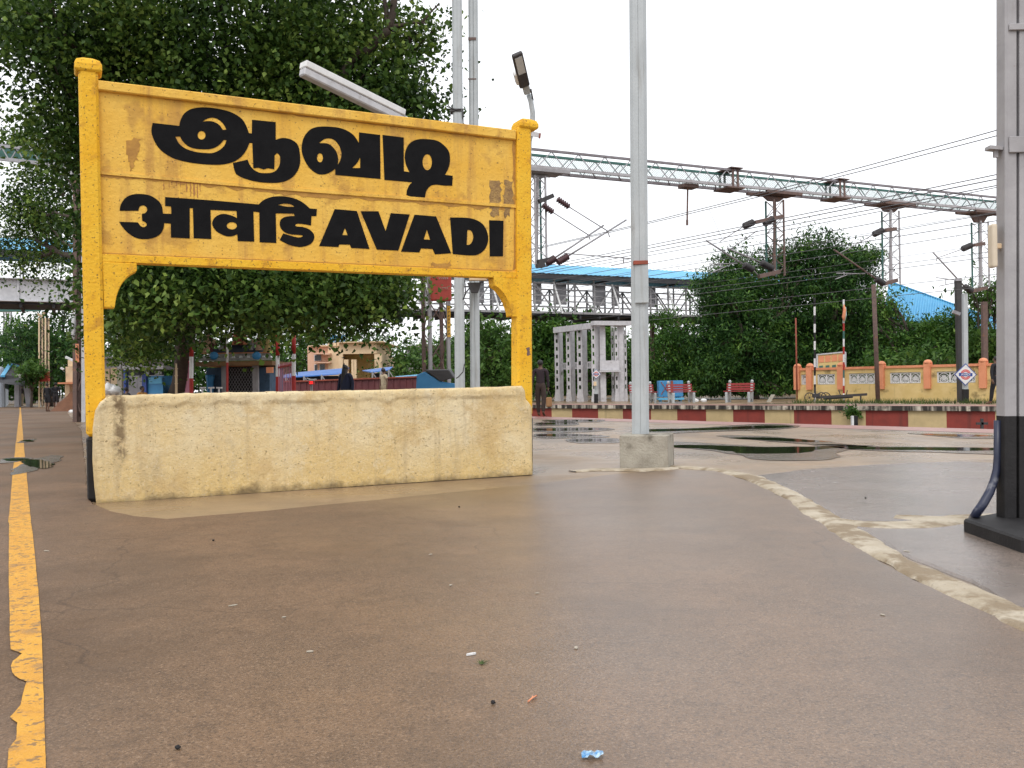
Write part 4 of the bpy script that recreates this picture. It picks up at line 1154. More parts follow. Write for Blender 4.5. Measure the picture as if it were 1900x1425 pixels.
pe = [ell3(170, 50, 130, 120, 19, 2.4) + (60,), ell3(420, 60, 230, 150, 19.5, 2.6) + (120,), ell3(620, 110, 120, 120, 19.2, 1.6) + (46,), ell3(735, 165, 70, 65, 18.9, 1.0) + (17,), ell3(770, 60, 45, 60, 19, .8) + (7,), ell3(690, 20, 60, 50, 19.4, .9) + (10,),
      ell3(260, 220, 200, 130, 20.5, 2.4) + (85,), ell3(520, 230, 230, 130, 20, 2.4) + (95,), ell3(700, 240, 100, 70, 19, 1.4) + (32,),
      ell3(400, 400, 270, 130, 20.5, 2.4) + (105,), ell3(620, 420, 150, 130, 20.5, 2.2) + (60,),
      ell3(330, 520, 150, 62, 18.2, 1.5) + (64,), ell3(500, 525, 165, 62, 18, 1.5) + (68,), ell3(630, 535, 105, 60, 18.4, 1.4) + (44,), ell3(700, 535, 42, 50, 18.8, .9) + (13,), ell3(270, 610, 45, 40, 24.5, .9) + (22,), ell3(240, 650, 30, 25, 25, .7) + (8,),
      ell3(235, 560, 50, 65, 19.5, 1.0) + (18,), ell3(85, 330, 75, 90, 32, 2) + (42,), ell3(50, 50, 60, 60, 20, 1.5) + (20,), ell3(60, 440, 80, 75, 33, 2) + (40,), ell3(120, 250, 40, 60, 21, 1.2) + (14,),
      ell3(420, -170, 420, 200, 19, 4.5) + (120,), ell3(430, 560, 130, 50, 30, 3.2) + (80,), ell3(300, 590, 80, 50, 29, 2.5) + (46,), ell3(540, 560, 60, 40, 30, 2.2) + (26,)]  # back lobes over the shrine are added to shade it
tb = W(322, 29.5, 0)
tree('peepal_tree', 'huge dark peepal tree spreading behind and above the yellow name board', tb, pe, 150, .42, .122, LM['peepal'], 21, .55, .34, .5,
     extra=[(P(560, 300, 19.3), P(650, 115, 18.5), .13, .095), (P(650, 115, 18.5), P(722, 55, 18.3), .095, .08), (P(722, 55, 18.3), P(748, -60, 18.2), .08, .055), (P(722, 55, 18.3), P(708, -30, 18.3), .055, .04), (P(722, 50, 18.3), P(790, 42, 18.3), .05, .02), (P(780, 44, 18.3), P(815, 5, 18.3), .03, .012)], asp=.78)
G1 = 'trees behind the far platform'
def T(name, label, px, D, ells, per, sig, size, m, seed, **k):
    es = []; rl = random.Random(seed * 7)
    for e in ells:                                     # a few smaller lobes break up each round mass
        es.append(ell3(e[0], e[1], e[2] * .86, e[3] * .84, e[4]) + (int(e[5] * .74) + 1,))
        for _ in range(3):
            t = rl.uniform(0, 6.28)
            es.append(ell3(e[0] + math.cos(t) * e[2] * .85, e[1] + math.sin(t) * e[3] * .8, e[2] * rl.uniform(.22, .42), e[3] * rl.uniform(.16, .32), e[4] + rl.uniform(-1.2, .6)) + (max(2, int(e[5] * .12)),))
    return tree(name, label, W(px, D, 0), es, per, sig, size, LM[m], seed, **k)
T('broad_tree', 'tall dark feathery tree left of the hanging drop arms on the far platform', 1400, 47, [(1400, 500, 85, 60, 50, 70), (1345, 545, 50, 60, 50, 44), (1400, 600, 95, 70, 49, 80), (1330, 640, 65, 65, 48, 56), (1440, 580, 70, 90, 49, 70), (1350, 690, 85, 50, 47.5, 60), (1420, 690, 60, 50, 47.5, 44)], 120, .38, .25, 'dark', 31, droop=.1, trunk=.3, group=G1, asp=.34)
T('broad_tree', 'tall dark tree behind the black and white striped pole', 1520, 48, [(1500, 478, 80, 58, 50, 68), (1580, 515, 68, 60, 50, 60), (1520, 580, 100, 80, 49, 90), (1590, 610, 75, 70, 49, 62), (1480, 670, 90, 60, 48, 70), (1580, 670, 85, 45, 48, 56)], 120, .38, .25, 'dark', 32, droop=.1, trunk=.3, group=G1, asp=.34)
T('broad_tree', 'dense tree behind the boundary wall below the blue stair roof', 1690, 44, [(1690, 640, 70, 40, 45, 56), (1640, 580, 24, 40, 46, 18), (1740, 645, 60, 38, 44, 46), (1690, 668, 95, 28, 43, 44), (1768, 606, 34, 30, 44, 26)], 100, .34, .23, 'mid', 33, droop=.1, trunk=.22, group=G1, asp=.4)
T('broad_tree', 'bright green tree behind the red brown post near the right edge', 1835, 42, [(1830, 548, 34, 22, 43, 14), (1800, 640, 36, 30, 42, 18), (1850, 645, 36, 30, 41, 20), (1885, 560, 30, 40, 42, 12)], 60, .45, .28, 'bright', 34, droop=.1, trunk=.16, group=G1, asp=.4)
T('broad_tree', 'climber covered tree hanging beside the pale lamp pole', 1255, 50, [(1255, 650, 45, 60, 50, 44), (1235, 620, 22, 50, 51, 22), (1215, 690, 34, 40, 51, 28), (1290, 690, 50, 45, 49, 44)], 100, .36, .22, 'mid', 35, droop=.9, trunk=.16, group=G1, asp=.4)
T('broad_tree', 'green tree behind the man and the white perforated frames', 1015, 54, [(1015, 640, 42, 45, 54, 36), (1060, 670, 60, 60, 55, 56), (1130, 670, 60, 60, 56, 56), (1005, 700, 40, 40, 53, 34)], 74, .5, .30, 'mid', 36, droop=.2, trunk=.18, group=G1, asp=.45)
T('broad_tree', 'bright green tree seen through the board opening beside the right post', 925, 50, [(925, 650, 45, 60, 50, 32), (895, 690, 35, 40, 49, 18), (945, 700, 40, 35, 49, 18), (900, 615, 32, 30, 52, 12)], 60, .5, .28, 'bright', 37, droop=.2, trunk=.16, group=G1, asp=.5)
T('broad_tree', 'soft green tree to the right of the peach building', 790, 74, [(760, 660, 50, 40, 74, 22), (830, 690, 60, 34, 72, 24), (740, 700, 40, 26, 72, 14), (800, 655, 30, 24, 76, 10)], 60, .65, .36, 'bright', 38, droop=.2, trunk=.2, group=G1, asp=.5)
T('broad_tree', 'green tree to the left of the peach building behind the shrine', 545, 76, [(540, 640, 50, 50, 76, 26), (580, 620, 45, 36, 78, 18), (520, 690, 50, 40, 74, 20)], 60, .65, .36, 'mid', 39, droop=.2, trunk=.2, group=G1, asp=.5)
T('broad_tree', 'dark tree under the white girder at the left edge', 95, 62, [(90, 610, 75, 50, 62, 36), (40, 640, 60, 45, 64, 24), (110, 670, 45, 50, 60, 24), (130, 560, 50, 40, 62, 18)], 62, .6, .34, 'dark', 40, droop=.2, trunk=.25, asp=.45)
T('shrub_tree', 'small bright green tree in front of the station canopy at left', 58, 57, [(57, 697, 14, 17, 57, 9), (64, 682, 12, 12, 57, 6)], 60, .25, .26, 'bright', 41, droop=.2, trunk=.1, asp=.45)
for k, (px, Y, hgt, wd, lab) in enumerate(((1010, 78, 55, 70, 'behind the footbridge left of the pale lamp pole'), (1130, 80, 60, 75, 'behind the footbridge at the pale lamp pole'), (1240, 76, 62, 60, 'behind the footbridge right of the pale lamp pole'), (1660, 66, 60, 90, 'far behind the boundary wall'), (1780, 64, 60, 90, 'far behind the red brown post'), (870, 86, 50, 70, 'far behind the blue bin'), (660, 98, 70, 90, 'far behind the peach building'), (420, 92, 60, 100, 'far behind the shrine'), (260, 88, 60, 90, 'far behind the blue kiosk'))):
    T('distant_tree', 'distant green tree ' + lab, px, Y, [(px, 712 - hgt, wd * .7, hgt * .6, Y, 34), (px - wd * .4, 712 - hgt * .5, wd * .5, hgt * .55, Y, 22), (px + wd * .45, 712 - hgt * .45, wd * .5, hgt * .5, Y, 22)], 55, .7, .42, 'mid' if k % 2 else 'dark', 60 + k, droop=.2, trunk=.2, group='distant trees', asp=.5)
pts = clumps([(V((x, y, z)), (6, 3, h), n) for x, y, z, h, n in ((-44, 84, 3.2, 3.4, 70), (-34, 88, 3.0, 3.0, 70), (-24, 90, 3.0, 3.0, 60), (-14, 92, 2.6, 2.8, 60), (-4, 84, 2.8, 3.0, 60), (4, 76, 3.4, 3.4, 100), (11, 76, 2.4, 2.6, 90), (18, 72, 2.2, 2.4, 80), (25, 68, 3.2, 3.2, 90), (32, 66, 3.0, 3.2, 70), (38, 62, 3.0, 3.0, 60))], 90, .8, 77)
pts = pts[pts[:, 2] > .1]
o = crown_mesh('woods', pts, .55, .2, LM['mid'], None, 77, .55); o['kind'] = 'stuff'
# papaya-like plant over the boundary wall
T('leafy_plant', 'low plant with big pale green leaves just above the boundary wall', 1715, 41, [(1715, 672, 45, 14, 41, 14)], 40, .4, .34, 'bright', 55, droop=.3, trunk=.06, asp=.34)
# weeds
mb = MB(); r = random.Random(8)
wb0, wb1 = FRY(8), FRY(24)
for _ in range(700):
    t = r.random(); q = FR0 + fd * (9.5 + t * 13) + fi * r.uniform(3.2, 4.6)
    blades(mb, q, 3, .12, .22, r.random())
o = part('grass', mb, M['grass'], kind='stuff')
def weed(label, px, py, n, rad, h):
    c_ = G(px, py); q = FR0 + fd * (c_ - FR0).dot(fd) + fout * .12
    t = MB(); q.z = P(px, py, q.y).z - .05
    p = clumps([((q.x, q.y, q.z + h * .5), (rad, .15, h * .5), 8)], n, .09, int(px))
    root = thing('weed', label, 'weed', q); crown_mesh('foliage', p, .14, .1, LM['mid'], root, int(px), .4)
    mb = MB(); [limb(mb, q, q + V((random.uniform(-rad, rad), 0, h * .8)), .012, .004, k, n=4) for k in range(5)]; part('stem', mb, M['bark'], root)
weed('round green weed growing from the striped platform face', 1300, 772, 50, .22, .28)
weed('spiky weed beside the small opening in the striped platform face', 1598, 785, 40, .25, .35)
weed('trailing weed at the foot of the cross shaped pipe', 1822, 787, 40, .35, .25)
# ------------------------------------------------------------------ footbridge with the blue roof
B0, B1, B2 = W(-60, 41.2, 5.15), W(990, 56, 5.15), W(1500, 63, 5.15)
bx = (B2 - B0); bx.z = 0; bx.normalize(); by = V((-bx.y, bx.x, 0))
if by.y < 0: by = -by
def bs(px, z=5.15):                                   # distance along the bridge seen at that column
    d = ray(px, 712); n = by; p = onplane(px, 712, B0, n); return (p - B0).dot(bx)
Lb = bs(1480)
fob = thing('footbridge', 'covered footbridge with a bright blue corrugated roof and grey railings', 'footbridge', V((B1.x, B1.y, 0)))
bp_ = lambda s, z, off=0.0: V((B0.x, B0.y, 0)) + bx * s + by * off + Z * z
WD = 3.2
sA, sB = 0.0, bs(990) - 8
mb = MB(); mb.prism([bp_(-6, 5.15), bp_(sB, 5.15), bp_(sB, 6.15), bp_(-6, 6.15)], by * .06)
for s in np.arange(-6, sB, 1.6): mb.bar(bp_(s, 5.15, -.03), bp_(s, 6.15, -.03), .09, .06, up=by)
mb.bar(bp_(-6, 6.16, -.06), bp_(sB, 6.16, -.06), .35, .04); mb.bar(bp_(-6, 5.13, -.06), bp_(sB, 5.13, -.06), .35, .04)
part('plate_girder', mb, M['offw'], fob)
mb = MB(); mb.prism([bp_(-6, 5.0, .1), bp_(Lb + 1, 5.0, .1), bp_(Lb + 1, 5.0, WD), bp_(-6, 5.0, WD)], (0, 0, .12))
for s in np.arange(-6, Lb + 1, 1.35): mb.bar(bp_(s, 4.95, 0), bp_(s, 4.95, WD), .12, .2)
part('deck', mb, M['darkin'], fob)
# trussed railing
mb = MB()
for z, t in ((5.18, .13), (5.5, .05), (5.85, .05), (6.2, .05), (6.55, .05), (6.92, .09)):
    mb.bar(bp_(sB, z), bp_(Lb, z), t, t)
    mb.bar(bp_(sB, z, WD), bp_(Lb, z, WD), t, t)
pitch = 1.36; s = sB; k = 0; ks = []
while s < Lb:
    for off in (0, WD):
        mb.bar(bp_(s, 5.1, off), bp_(s, 6.95, off), .09, .09, up=by)
        if s + pitch < Lb:
            a, b = (5.2, 6.9) if k % 2 else (6.9, 5.2)
            mb.bar(bp_(s, a, off), bp_(s + pitch, b, off), .07, .07, up=by)
    ks.append(s); s += pitch; k += 1
part('railing', mb, M['steelg'], fob)
mb = MB()
for s in ks[1::3]: mb.bar(bp_(s + .2, 5.1, -.55), bp_(s - .1, 7.0, -.02), .10, .06, up=by)
part('outrigger', mb, M['white'], fob)
mb = MB()
for i, s in enumerate(ks[:-8]):
    if i % 3 != 2 and i < 16:
        mb.add([bp_(s + .1, 5.7, .4), bp_(s + pitch * (.75 if i % 2 else .5), 5.7, .4), bp_(s + pitch * (.75 if i % 2 else .5), 6.95, .4), bp_(s + .1, 6.95, .4)], [(0, 1, 2, 3)])
part('hoarding', mb, M['grey'], fob)
mb = MB()
for s in list(np.arange(-6, sB, 2.7)) + ks[1::2]:
    for off in (0.05, WD): mb.bar(bp_(s, 6.1, off), bp_(s, 7.6, off), .08, .08, up=by)
part('roof_post', mb, M['offw'], fob)
def roof(name, s0_, s1_):
    mb = MB(); s = s0_; st = .16; vs = []; n = 0
    while s < s1_ + .01:
        h = .03 if n % 2 else 0
        vs += [bp_(s, 7.42 + h, -.55), bp_(s, 8.25 + h, WD / 2), bp_(s, 7.42 + h, WD + .5)]; s += st; n += 1
    fs = []
    for i in range(n - 1):
        fs += [(i * 3, i * 3 + 3, i * 3 + 4, i * 3 + 1), (i * 3 + 1, i * 3 + 4, i * 3 + 5, i * 3 + 2)]
    mb.add(vs, fs); return part(name, mb, M['blue'], fob)
roof('roof', -6, Lb + 5)
mb = MB()
mb.prism([bp_(-6, 7.12, -.5), bp_(Lb + 5, 7.12, -.5), bp_(Lb + 5, 7.40, -.5), bp_(-6, 7.40, -.5)], by * .06)
for s in np.arange(-6, Lb + 5, 2.7): mb.bar(bp_(s, 7.36, -.5), bp_(s, 7.36, WD + .4), .1, .1)
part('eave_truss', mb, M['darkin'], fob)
mb = MB()
for px in (1238, 1262): s = bs(px); mb.bar(bp_(s, 0, .2), bp_(s, 5.0, .2), .22, .22, up=by); mb.bar(bp_(s, 0, WD - .2), bp_(s, 5.0, WD - .2), .22, .22, up=by)
part('pier', mb, M['rust'], fob)
mb = MB(); s = bs(1236); mb.bar(bp_(s, 0, .1), bp_(s, 5.0, .1), .12, .12, up=by); part('pier_pipe', mb, M['offw'], fob)
# stair roof dropping away to the right
r0, r1, r2, r3 = P(1650, 522, 60), P(1860, 597, 56), P(1860, 612, 53.5), P(1640, 590, 56)
mb = MB(); mb.prism([r0, r1, r2, r3], (0, 0, -.05)); n_r = 46
for k in range(n_r + 1):
    t = k / n_r; mb.bar(r0.lerp(r1, t) + Z * .02, r3.lerp(r2, t) + Z * .02, .035, .06)
mb.bar(r0 + Z * .03, r1 + Z * .03, .3, .06)
q0 = r3 + (r3 - r0); q1 = r2 + (r2 - r1)
part('stair_roof', mb, M['blue'], fob)
mb = MB(); [mb.bar(V((p.x, p.y, 0)), p - Z * .05, .12, .12) for p in (r0.lerp(r1, .1), r0.lerp(r1, .9), r3.lerp(r2, .1), r3.lerp(r2, .9))]; part('stair_post', mb, M['offw'], fob)
# ------------------------------------------------------------------ white perforated frames
M['framegrey'] = mat('frame_paint', (.56, .55, .57), (.45, .44, .46), 5, .6, .1, 40, stain=((.2, .17, .16), 4, .60, .6), streak=((.25, .23, .22), 6, .6, .5))
frm = thing('perforated_frame', 'row of white perforated steel columns joined by arched cross beams', 'steel frame', W(1095, 48, 0))
colz = [(1030.5, 1038.5, 1046, 50), (1052, 1059.5, 1068, 49), (1072, 1081.5, 1091, 48), (1099, 1106, 1117.5, 46.8)]
HF = 4.0
def ladder(px0, px1, D, m=None, h=HF):
    a, b = W(px0, D, 0), W(px1, D, 0); x = (b - a); wd = x.length; x.normalize(); mb = MB()
    for s in (.13, .87): c_ = a + x * wd * s; mb.box((c_.x, D, h / 2), (wd * .28, .05, h))
    n = 9
    for k in range(n + 1):
        z = .12 + (h - .2) * k / n
        hh_ = .22 if k else .5
        mb.box(((a.x + b.x) / 2, D, z), (wd * .5, .05, hh_))
    mb.prism([V((a.x - wd * .25, D - .03, 0)), V((b.x + wd * .25, D - .03, 0)), V((b.x, D - .03, .55)), V((a.x, D - .03, .55))], (0, .05, 0))
    return mb
for (x0, x1, x2, D) in colz:
    cpart = part('column', ladder(x0, x1, D), M['framegrey'], frm)
    a = W(x1, D, 0); b = W(x2, D + .5, 0)
    mb = MB(); mb.prism([V((a.x, D + .03, 0)), V((b.x, D + .5, 0)), V((b.x, D + .5, HF)), V((a.x, D + .03, HF))], V((-.02, .12, 0))); part('side_plate', mb, M['framegrey'], cpart)
    mb = MB(); a0 = W(x0, D, 0); mb.box(((a0.x + b.x) / 2, D + .3, HF / 2), (abs(a.x - a0.x) * .9, .03, HF - .1)); part('hole_shade_plate', mb, M['darkin'], cpart)  # dark sheet behind the holes stands in for shade inside the column
def strut(pa, pb, Da, Db, z0, z1, holes=True):
    a, b = W(pa, Da, 0), W(pb, Db, 0); mb = MB()
    outer = [(0, z0), (0, z1), (1, z1), (1, z0)]
    arch = []
    for k in range(5): t = k / 4; arch.append((1 - .28 * t, z0 + (.0 if 0 else -.30 * (1 - t) ** 2)))
    low = [(1 - q[0], q[1]) for q in arch[::-1]]
    pts = [(0, z1), (1, z1), (1, z0 - .34)] + [(1 - .22 * t, z0 - .34 * (1 - t) ** 2) for t in (.33, .66, 1)] + [(.22, z0)] + [(.22 * t, z0 - .34 * (1 - t) ** 2) for t in (.66, .33)] + [(0, z0 - .34)]
    pos = lambda u, z: V((a.x + (b.x - a.x) * u, a.y + (b.y - a.y) * u, z))
    hs = [[pos(u + i * .07, (z0 + z1) / 2 + j * .10) for i, j in ((-1, -1), (1, -1), (1, 1), (-1, 1))] for u in (.36, .64)] if holes else []
    mb.prism([pos(*p) for p in pts], V((0, .12, 0)), hs)
    return part('cross_beam', mb, M['framegrey'], frm)
for (p, q) in zip(colz, colz[1:]):
    strut(p[2] - 1.5, q[0] + .5, p[3] + .1, q[3] + .02, 1.72, 2.08)
    mb = MB(); mb.bar(V(W(p[0], p[3], HF - .12)) , V(W(q[0], q[3], HF - .12)), .3, .3); part('top_beam', mb, M['framegrey'], frm)
frm2 = thing('perforated_frame', 'second white perforated frame just left of the pale lamp pole, turned sideways', 'steel frame', W(1142, 47, 0))
for (x0, x1, D, kind) in ((1114.5, 1125, 47, 'plain'), (1135.5, 1140.5, 47.6, 'lad'), (1142, 1148, 47, 'lad'), (1148.3, 1158.5, 47.15, 'plain'), (1159, 1164, 47.3, 'lad')):
    if kind == 'lad': part('column', ladder(x0, x1, D), M['framegrey'], frm2)
    else:
        a, b = W(x0, D, 0), W(x1, D, 0); mb = MB(); mb.box(((a.x + b.x) / 2, D, HF / 2), (b.x - a.x, .06, HF)); part('side_plate', mb, M['framegrey'] if x0 > 1140 else M['framegrey'], frm2)
a, b = W(1114, 46.9, 0), W(1150, 46.9, 0)
mb = MB(); mb.box(((a.x + b.x) / 2, 46.9, 1.85), (b.x - a.x, .1, .5)); mb.box(((a.x + b.x) / 2, 46.8, 1.55), (b.x - a.x + .1, .3, .08)); part('cross_beam', mb, M['framegrey'], frm2)
mb = MB(); mb.bar(W(1099, 46.6, HF + .0), W(1168, 47.2, HF), .45, .22); part('top_beam', mb, M['framegrey'], frm2)
# ------------------------------------------------------------------ the boundary wall with lattice panels
wd0, wd1 = G(1477, 743.9), G(1846, 744.3)
BWX = (wd1 - wd0); BWX.z = 0; BWL = BWX.length; BWX.normalize(); BWN = V((BWX.y, -BWX.x, 0))
if BWN.y > 0: BWN = -BWN
bw = thing('boundary_wall', 'ochre boundary wall with orange posts and white lattice panels on the far platform', 'wall', wd0)
bpos = lambda s, z, off=0.0: wd0 + BWX * s + BWN * off + Z * z
def bsx(px): return (onplane(px, 730, wd0, BWN) - wd0).dot(BWX)
posts = [bsx(p) for p in (1480, 1503, 1561, 1636, 1722, 1825)]
posts += [posts[-1] + 3.0, posts[-1] + 6.0]
H1_, HB = 1.36, .72
Rz = math.atan2(BWX.y, BWX.x)
mb = MB()
e = posts[-1]
mb.prism([bpos(0, 0), bpos(e, 0), bpos(e, HB - .1), bpos(0, HB - .1)], -BWN * .2)
mb.prism([bpos(0, HB - .1, -.03), bpos(e, HB - .1, -.03), bpos(e, HB, -.03), bpos(0, HB, -.03)], -BWN * .14)
mb.prism([bpos(0, H1_ - .18, -.03), bpos(e, H1_ - .18, -.03), bpos(e, H1_, -.03), bpos(0, H1_, -.03)], -BWN * .14)
for a, b in zip(posts, posts[1:]):
    for (u0, u1) in ((a, a + .34 if b - a > 1 else a + .16), (b - .3 if b - a > 1 else b - .14, b)):
        mb.prism([bpos(u0, HB, -.031), bpos(u1, HB, -.031), bpos(u1, H1_ - .18, -.031), bpos(u0, H1_ - .18, -.031)], -BWN * .135)
part('masonry', mb, M['ochre'], bw)
mb = MB(); mb.prism([bpos(0, H1_, .03), bpos(e, H1_, .03), bpos(e, H1_ + .1, .03), bpos(0, H1_ + .1, .03)], -BWN * .26); part('capping', mb, M['orange'], bw)
for s in posts:
    mb = MB(); mb.bar(bpos(s, .5, -.03), bpos(s, H1_ + .16, -.03), .26, .28, up=BWN); mb.lathe(bpos(s, H1_ + .16, -.03), [(.17, 0), (.165, .05), (.12, .12), (.05, .15), (.01, .155)], 14)
    part('post', mb, M['orange'], bw)
for a, b in zip(posts, posts[1:]):
    big_ = b - a > 1
    u0, u1 = (a + .36, b - .32) if big_ else (a + .18, b - .15)
    n = max(1, int(round((u1 - u0) / .42))) if big_ else 1
    mb = MB(); z0, z1 = HB + .01, H1_ - .19; off = -.09
    mb.bar(bpos(u0, z0 + .02, off), bpos(u1, z0 + .02, off), .05, .04); mb.bar(bpos(u0, z1 - .02, off), bpos(u1, z1 - .02, off), .05, .04)
    for k in range(n + 1): u = u0 + (u1 - u0) * k / n; mb.bar(bpos(u, z0, off), bpos(u, z1, off), .055, .05, up=BWN)
    for k in range(n):
        c_ = u0 + (u1 - u0) * (k + .5) / n; w_ = (u1 - u0) / n
        mb.tube([bpos(c_ + math.cos(t) * w_ * .42, z0 + .20 + math.sin(t) * .18, off) for t in [math.pi * i / 8 for i in range(9)]], .018, 4)
        for rr in (.10, .17):
            mb.tube([bpos(c_ + math.cos(t) * w_ * rr * 1.9, z0 + .13 + math.sin(t) * rr * .7, off) for t in [2 * math.pi * i / 10 for i in range(11)]], .016, 4)
        for t in range(7): th = math.pi * (t + .5) / 7; mb.bar(bpos(c_, z0 + .1, off), bpos(c_ + math.cos(th) * w_ * .4, z0 + .16 + math.sin(th) * .17, off), .016, .02, up=BWN)
        for t in (-1, 1): mb.bar(bpos(c_ + t * w_ * .45, z0 + .05, off), bpos(c_ - t * w_ * .1, z0 + .3, off), .018, .02, up=BWN); mb.bar(bpos(c_ + t * w_ * .3, z0 + .03, off), bpos(c_ + t * w_ * .3, z0 + .2, off), .018, .02, up=BWN)
    part('lattice_panel', mb, M['white'], bw)
# ------------------------------------------------------------------ posts and boards in front of that wall
def spole(label, px, py0, py1, D, cols, r, name='striped_pole', cat='pole', nseg=11, lean=0, group=None):
    b = W(px, D, 0); z1 = P(px, py0, D).z; segs = nseg; root = None
    mb = MB(); t_ = W(px + lean, D, z1)
    for k in range(segs):
        mb.mi = k % len(cols); mb.tube([b.lerp(t_, k / segs), b.lerp(t_, (k + 1) / segs)], r, 8, cap=(k in (0, segs - 1)))
    return single(name, label, cat, mb, [M[c_] for c_ in cols], b, group)
spole('thin rusty pole at the left end of the ochre wall', 1479, 590, 744, 40.6, ('rustred',), .035, 'thin_pole', nseg=1, lean=-2.5)
spole('tall black and white banded pole before the ochre wall', 1512, 553, 742, 39.4, ('white', 'black'), .045, nseg=12, lean=-.5)
spole('slim dark brown post rising past the ochre wall and trees', 1629, 528, 742, 37.6, ('rust',), .095, 'steel_post', nseg=1, lean=-8)
fpn = spole('red, white and green banded flag pole before the ochre wall', 1565.5, 556, 740, 38.8, ('white', 'red', 'white', 'teal', 'red'), .04, nseg=13, name='flag_pole', cat='flag pole')
mb = MB(); mb.tube([P(1566, 565, 38.7), P(1567.5, 575, 38.7), P(1565.5, 588, 38.68), P(1566, 597, 38.7)], [.02, .06, .075, .02], 7); mb.mi = 1; mb.tube([P(1569, 570, 38.72), P(1569.5, 584, 38.7), P(1566, 598, 38.7)], [.02, .04, .03], 6)
single('flag', 'furled orange and green flag near the top of the banded flag pole', 'flag', mb, [M['orange'], M['net']], P(1566, 598, 38.7))
sp1 = thing('steel_post', 'thick black steel post behind the diamond sign near the right edge', 'pole', W(1783, 34.4, 0))
mb = MB(); mb.bar(W(1783, 34.4, 0), P(1777.5, 520, 34.4), .2, .2); part('post', mb, M['dark'], sp1)
mb = MB(); mb.bar(P(1773, 519, 34.3), P(1783, 519, 34.3), .1, .1); mb.bar(P(1768, 578, 34.1), P(1781, 583, 34.1), .12, .12); part('fitting', mb, M['alu'], sp1)
mb = MB(); mb.bar(W(1828, 37.4, 0), P(1826, 560, 37.4), .19, .19); single('steel_post', 'red brown steel post behind the ochre wall at the right edge', 'pole', mb, M['rust'], W(1828, 37.4, 0))
# diamond station signs
def tmesh(txt, size, M4):
    cu = bpy.data.curves.new('txt', 'FONT'); cu.body = txt; cu.size = size; cu.align_x = 'CENTER'; cu.align_y = 'CENTER'; cu.offset = size * .012
    ob = bpy.data.objects.new('txt', cu); col.objects.link(ob)
    dg = bpy.context.evaluated_depsgraph_get(); me = bpy.data.meshes.new_from_object(ob.evaluated_get(dg))
    vs = [M4 @ v.co for v in me.vertices]; fs = [tuple(p.vertices) for p in me.polygons]
    bpy.data.objects.remove(ob); bpy.data.meshes.remove(me); bpy.data.curves.remove(cu)
    return vs, fs
def diamond(label, px, D, pyb, pyc, half, ptop, psplit, tilt=0.0):
    b = W(px, D, 0); root = thing('station_sign', label, 'sign', b, 0, None)
    mb = MB(); mb.bar(W(px, D, P(px, psplit, D).z), P(px - 1, ptop, D), .16, .14); part('post', mb, M['steelw'], root)
    mb = MB(); mb.bar(b, W(px, D, P(px, psplit, D).z), .19, .17); part('painted_foot', mb, M['black'], root)
    c_ = P(px, pyc, D - .13); x = V((1, 0, -.035)).normalized(); z = V((.035, 0, 1)).normalized(); f = V((0, -1, 0))
    h = half / ppm(D)
    def dia(k, off, t, m, nm, par): mb = MB(); mb.prism([c_ + x * (i * h * k) + z * (j * h * k) + f * off for i, j in ((1, 0), (0, 1), (-1, 0), (0, -1))], f * t); return part(nm, mb, m, par)
    pn = dia(1.06, 0, .02, M['bluesign'], 'border', root); dia(.96, .0205, .006, M['white'], 'panel', root)
    ring = [c_ + x * math.cos(a) * h * .49 + z * math.sin(a) * h * .49 + f * .0268 for a in [2 * math.pi * k / 28 for k in range(28)]]
    hole = [c_ + x * math.cos(a) * h * .27 + z * math.sin(a) * h * .27 + f * .0268 for a in [2 * math.pi * k / 28 for k in range(28)]]
    mb = MB(); mb.prism(ring, f * .004, [hole]); part('red_ring', mb, M['redsign'], root)
    mb = MB(); mb.prism([c_ + x * (i * h * .64) + z * (j * h * .15) + f * .031 for i, j in ((-1, -1), (1, -1), (1, 1), (-1, 1))], f * .004); part('name_band', mb, M['bluesign'], root)
    M4 = Matrix(((x.x, z.x, f.x, 0), (x.y, z.y, f.y, 0), (x.z, z.z, f.z, 0), (0, 0, 0, 1))); M4.translation = c_ + f * .0362
    vs, fs = tmesh('AVADI', h * .30, M4); mb = MB(); mb.add(vs, fs); part('lettering', mb, M['white'], root)
    mb = MB()
    for k in range(18):
        a = math.pi * (.12 + .76 * (k % 9) / 8) * (1 if k < 9 else -1); q = c_ + x * math.cos(a) * h * .38 + z * math.sin(a) * h * .38 + f * .0315
        mb.bar(q - z * h * .045, q + z * h * .045, h * .03, .002, up=f)
    part('ring_lettering', mb, M['white'], root)
    return root
M['bluesign'] = mat('sign_blue', (.02, .05, .24), (.025, .06, .27), 5, .45); M['redsign'] = mat('sign_red', (.58, .06, .05), (.52, .055, .05), 5, .45)
ds = diamond('large diamond station sign on a pale post with a black foot', 1791, 33.6, 746, 695, 19.5, 545, 722)
ds2 = diamond('small diamond station sign before the white perforated frames', 1106, 43.8, 746, 694, 8.4, 685, 731)
mb = MB(); mb.box(P(1104, 712, 43.6), (.13, .1, .2)); part('box', mb, M['cream'], ds2)
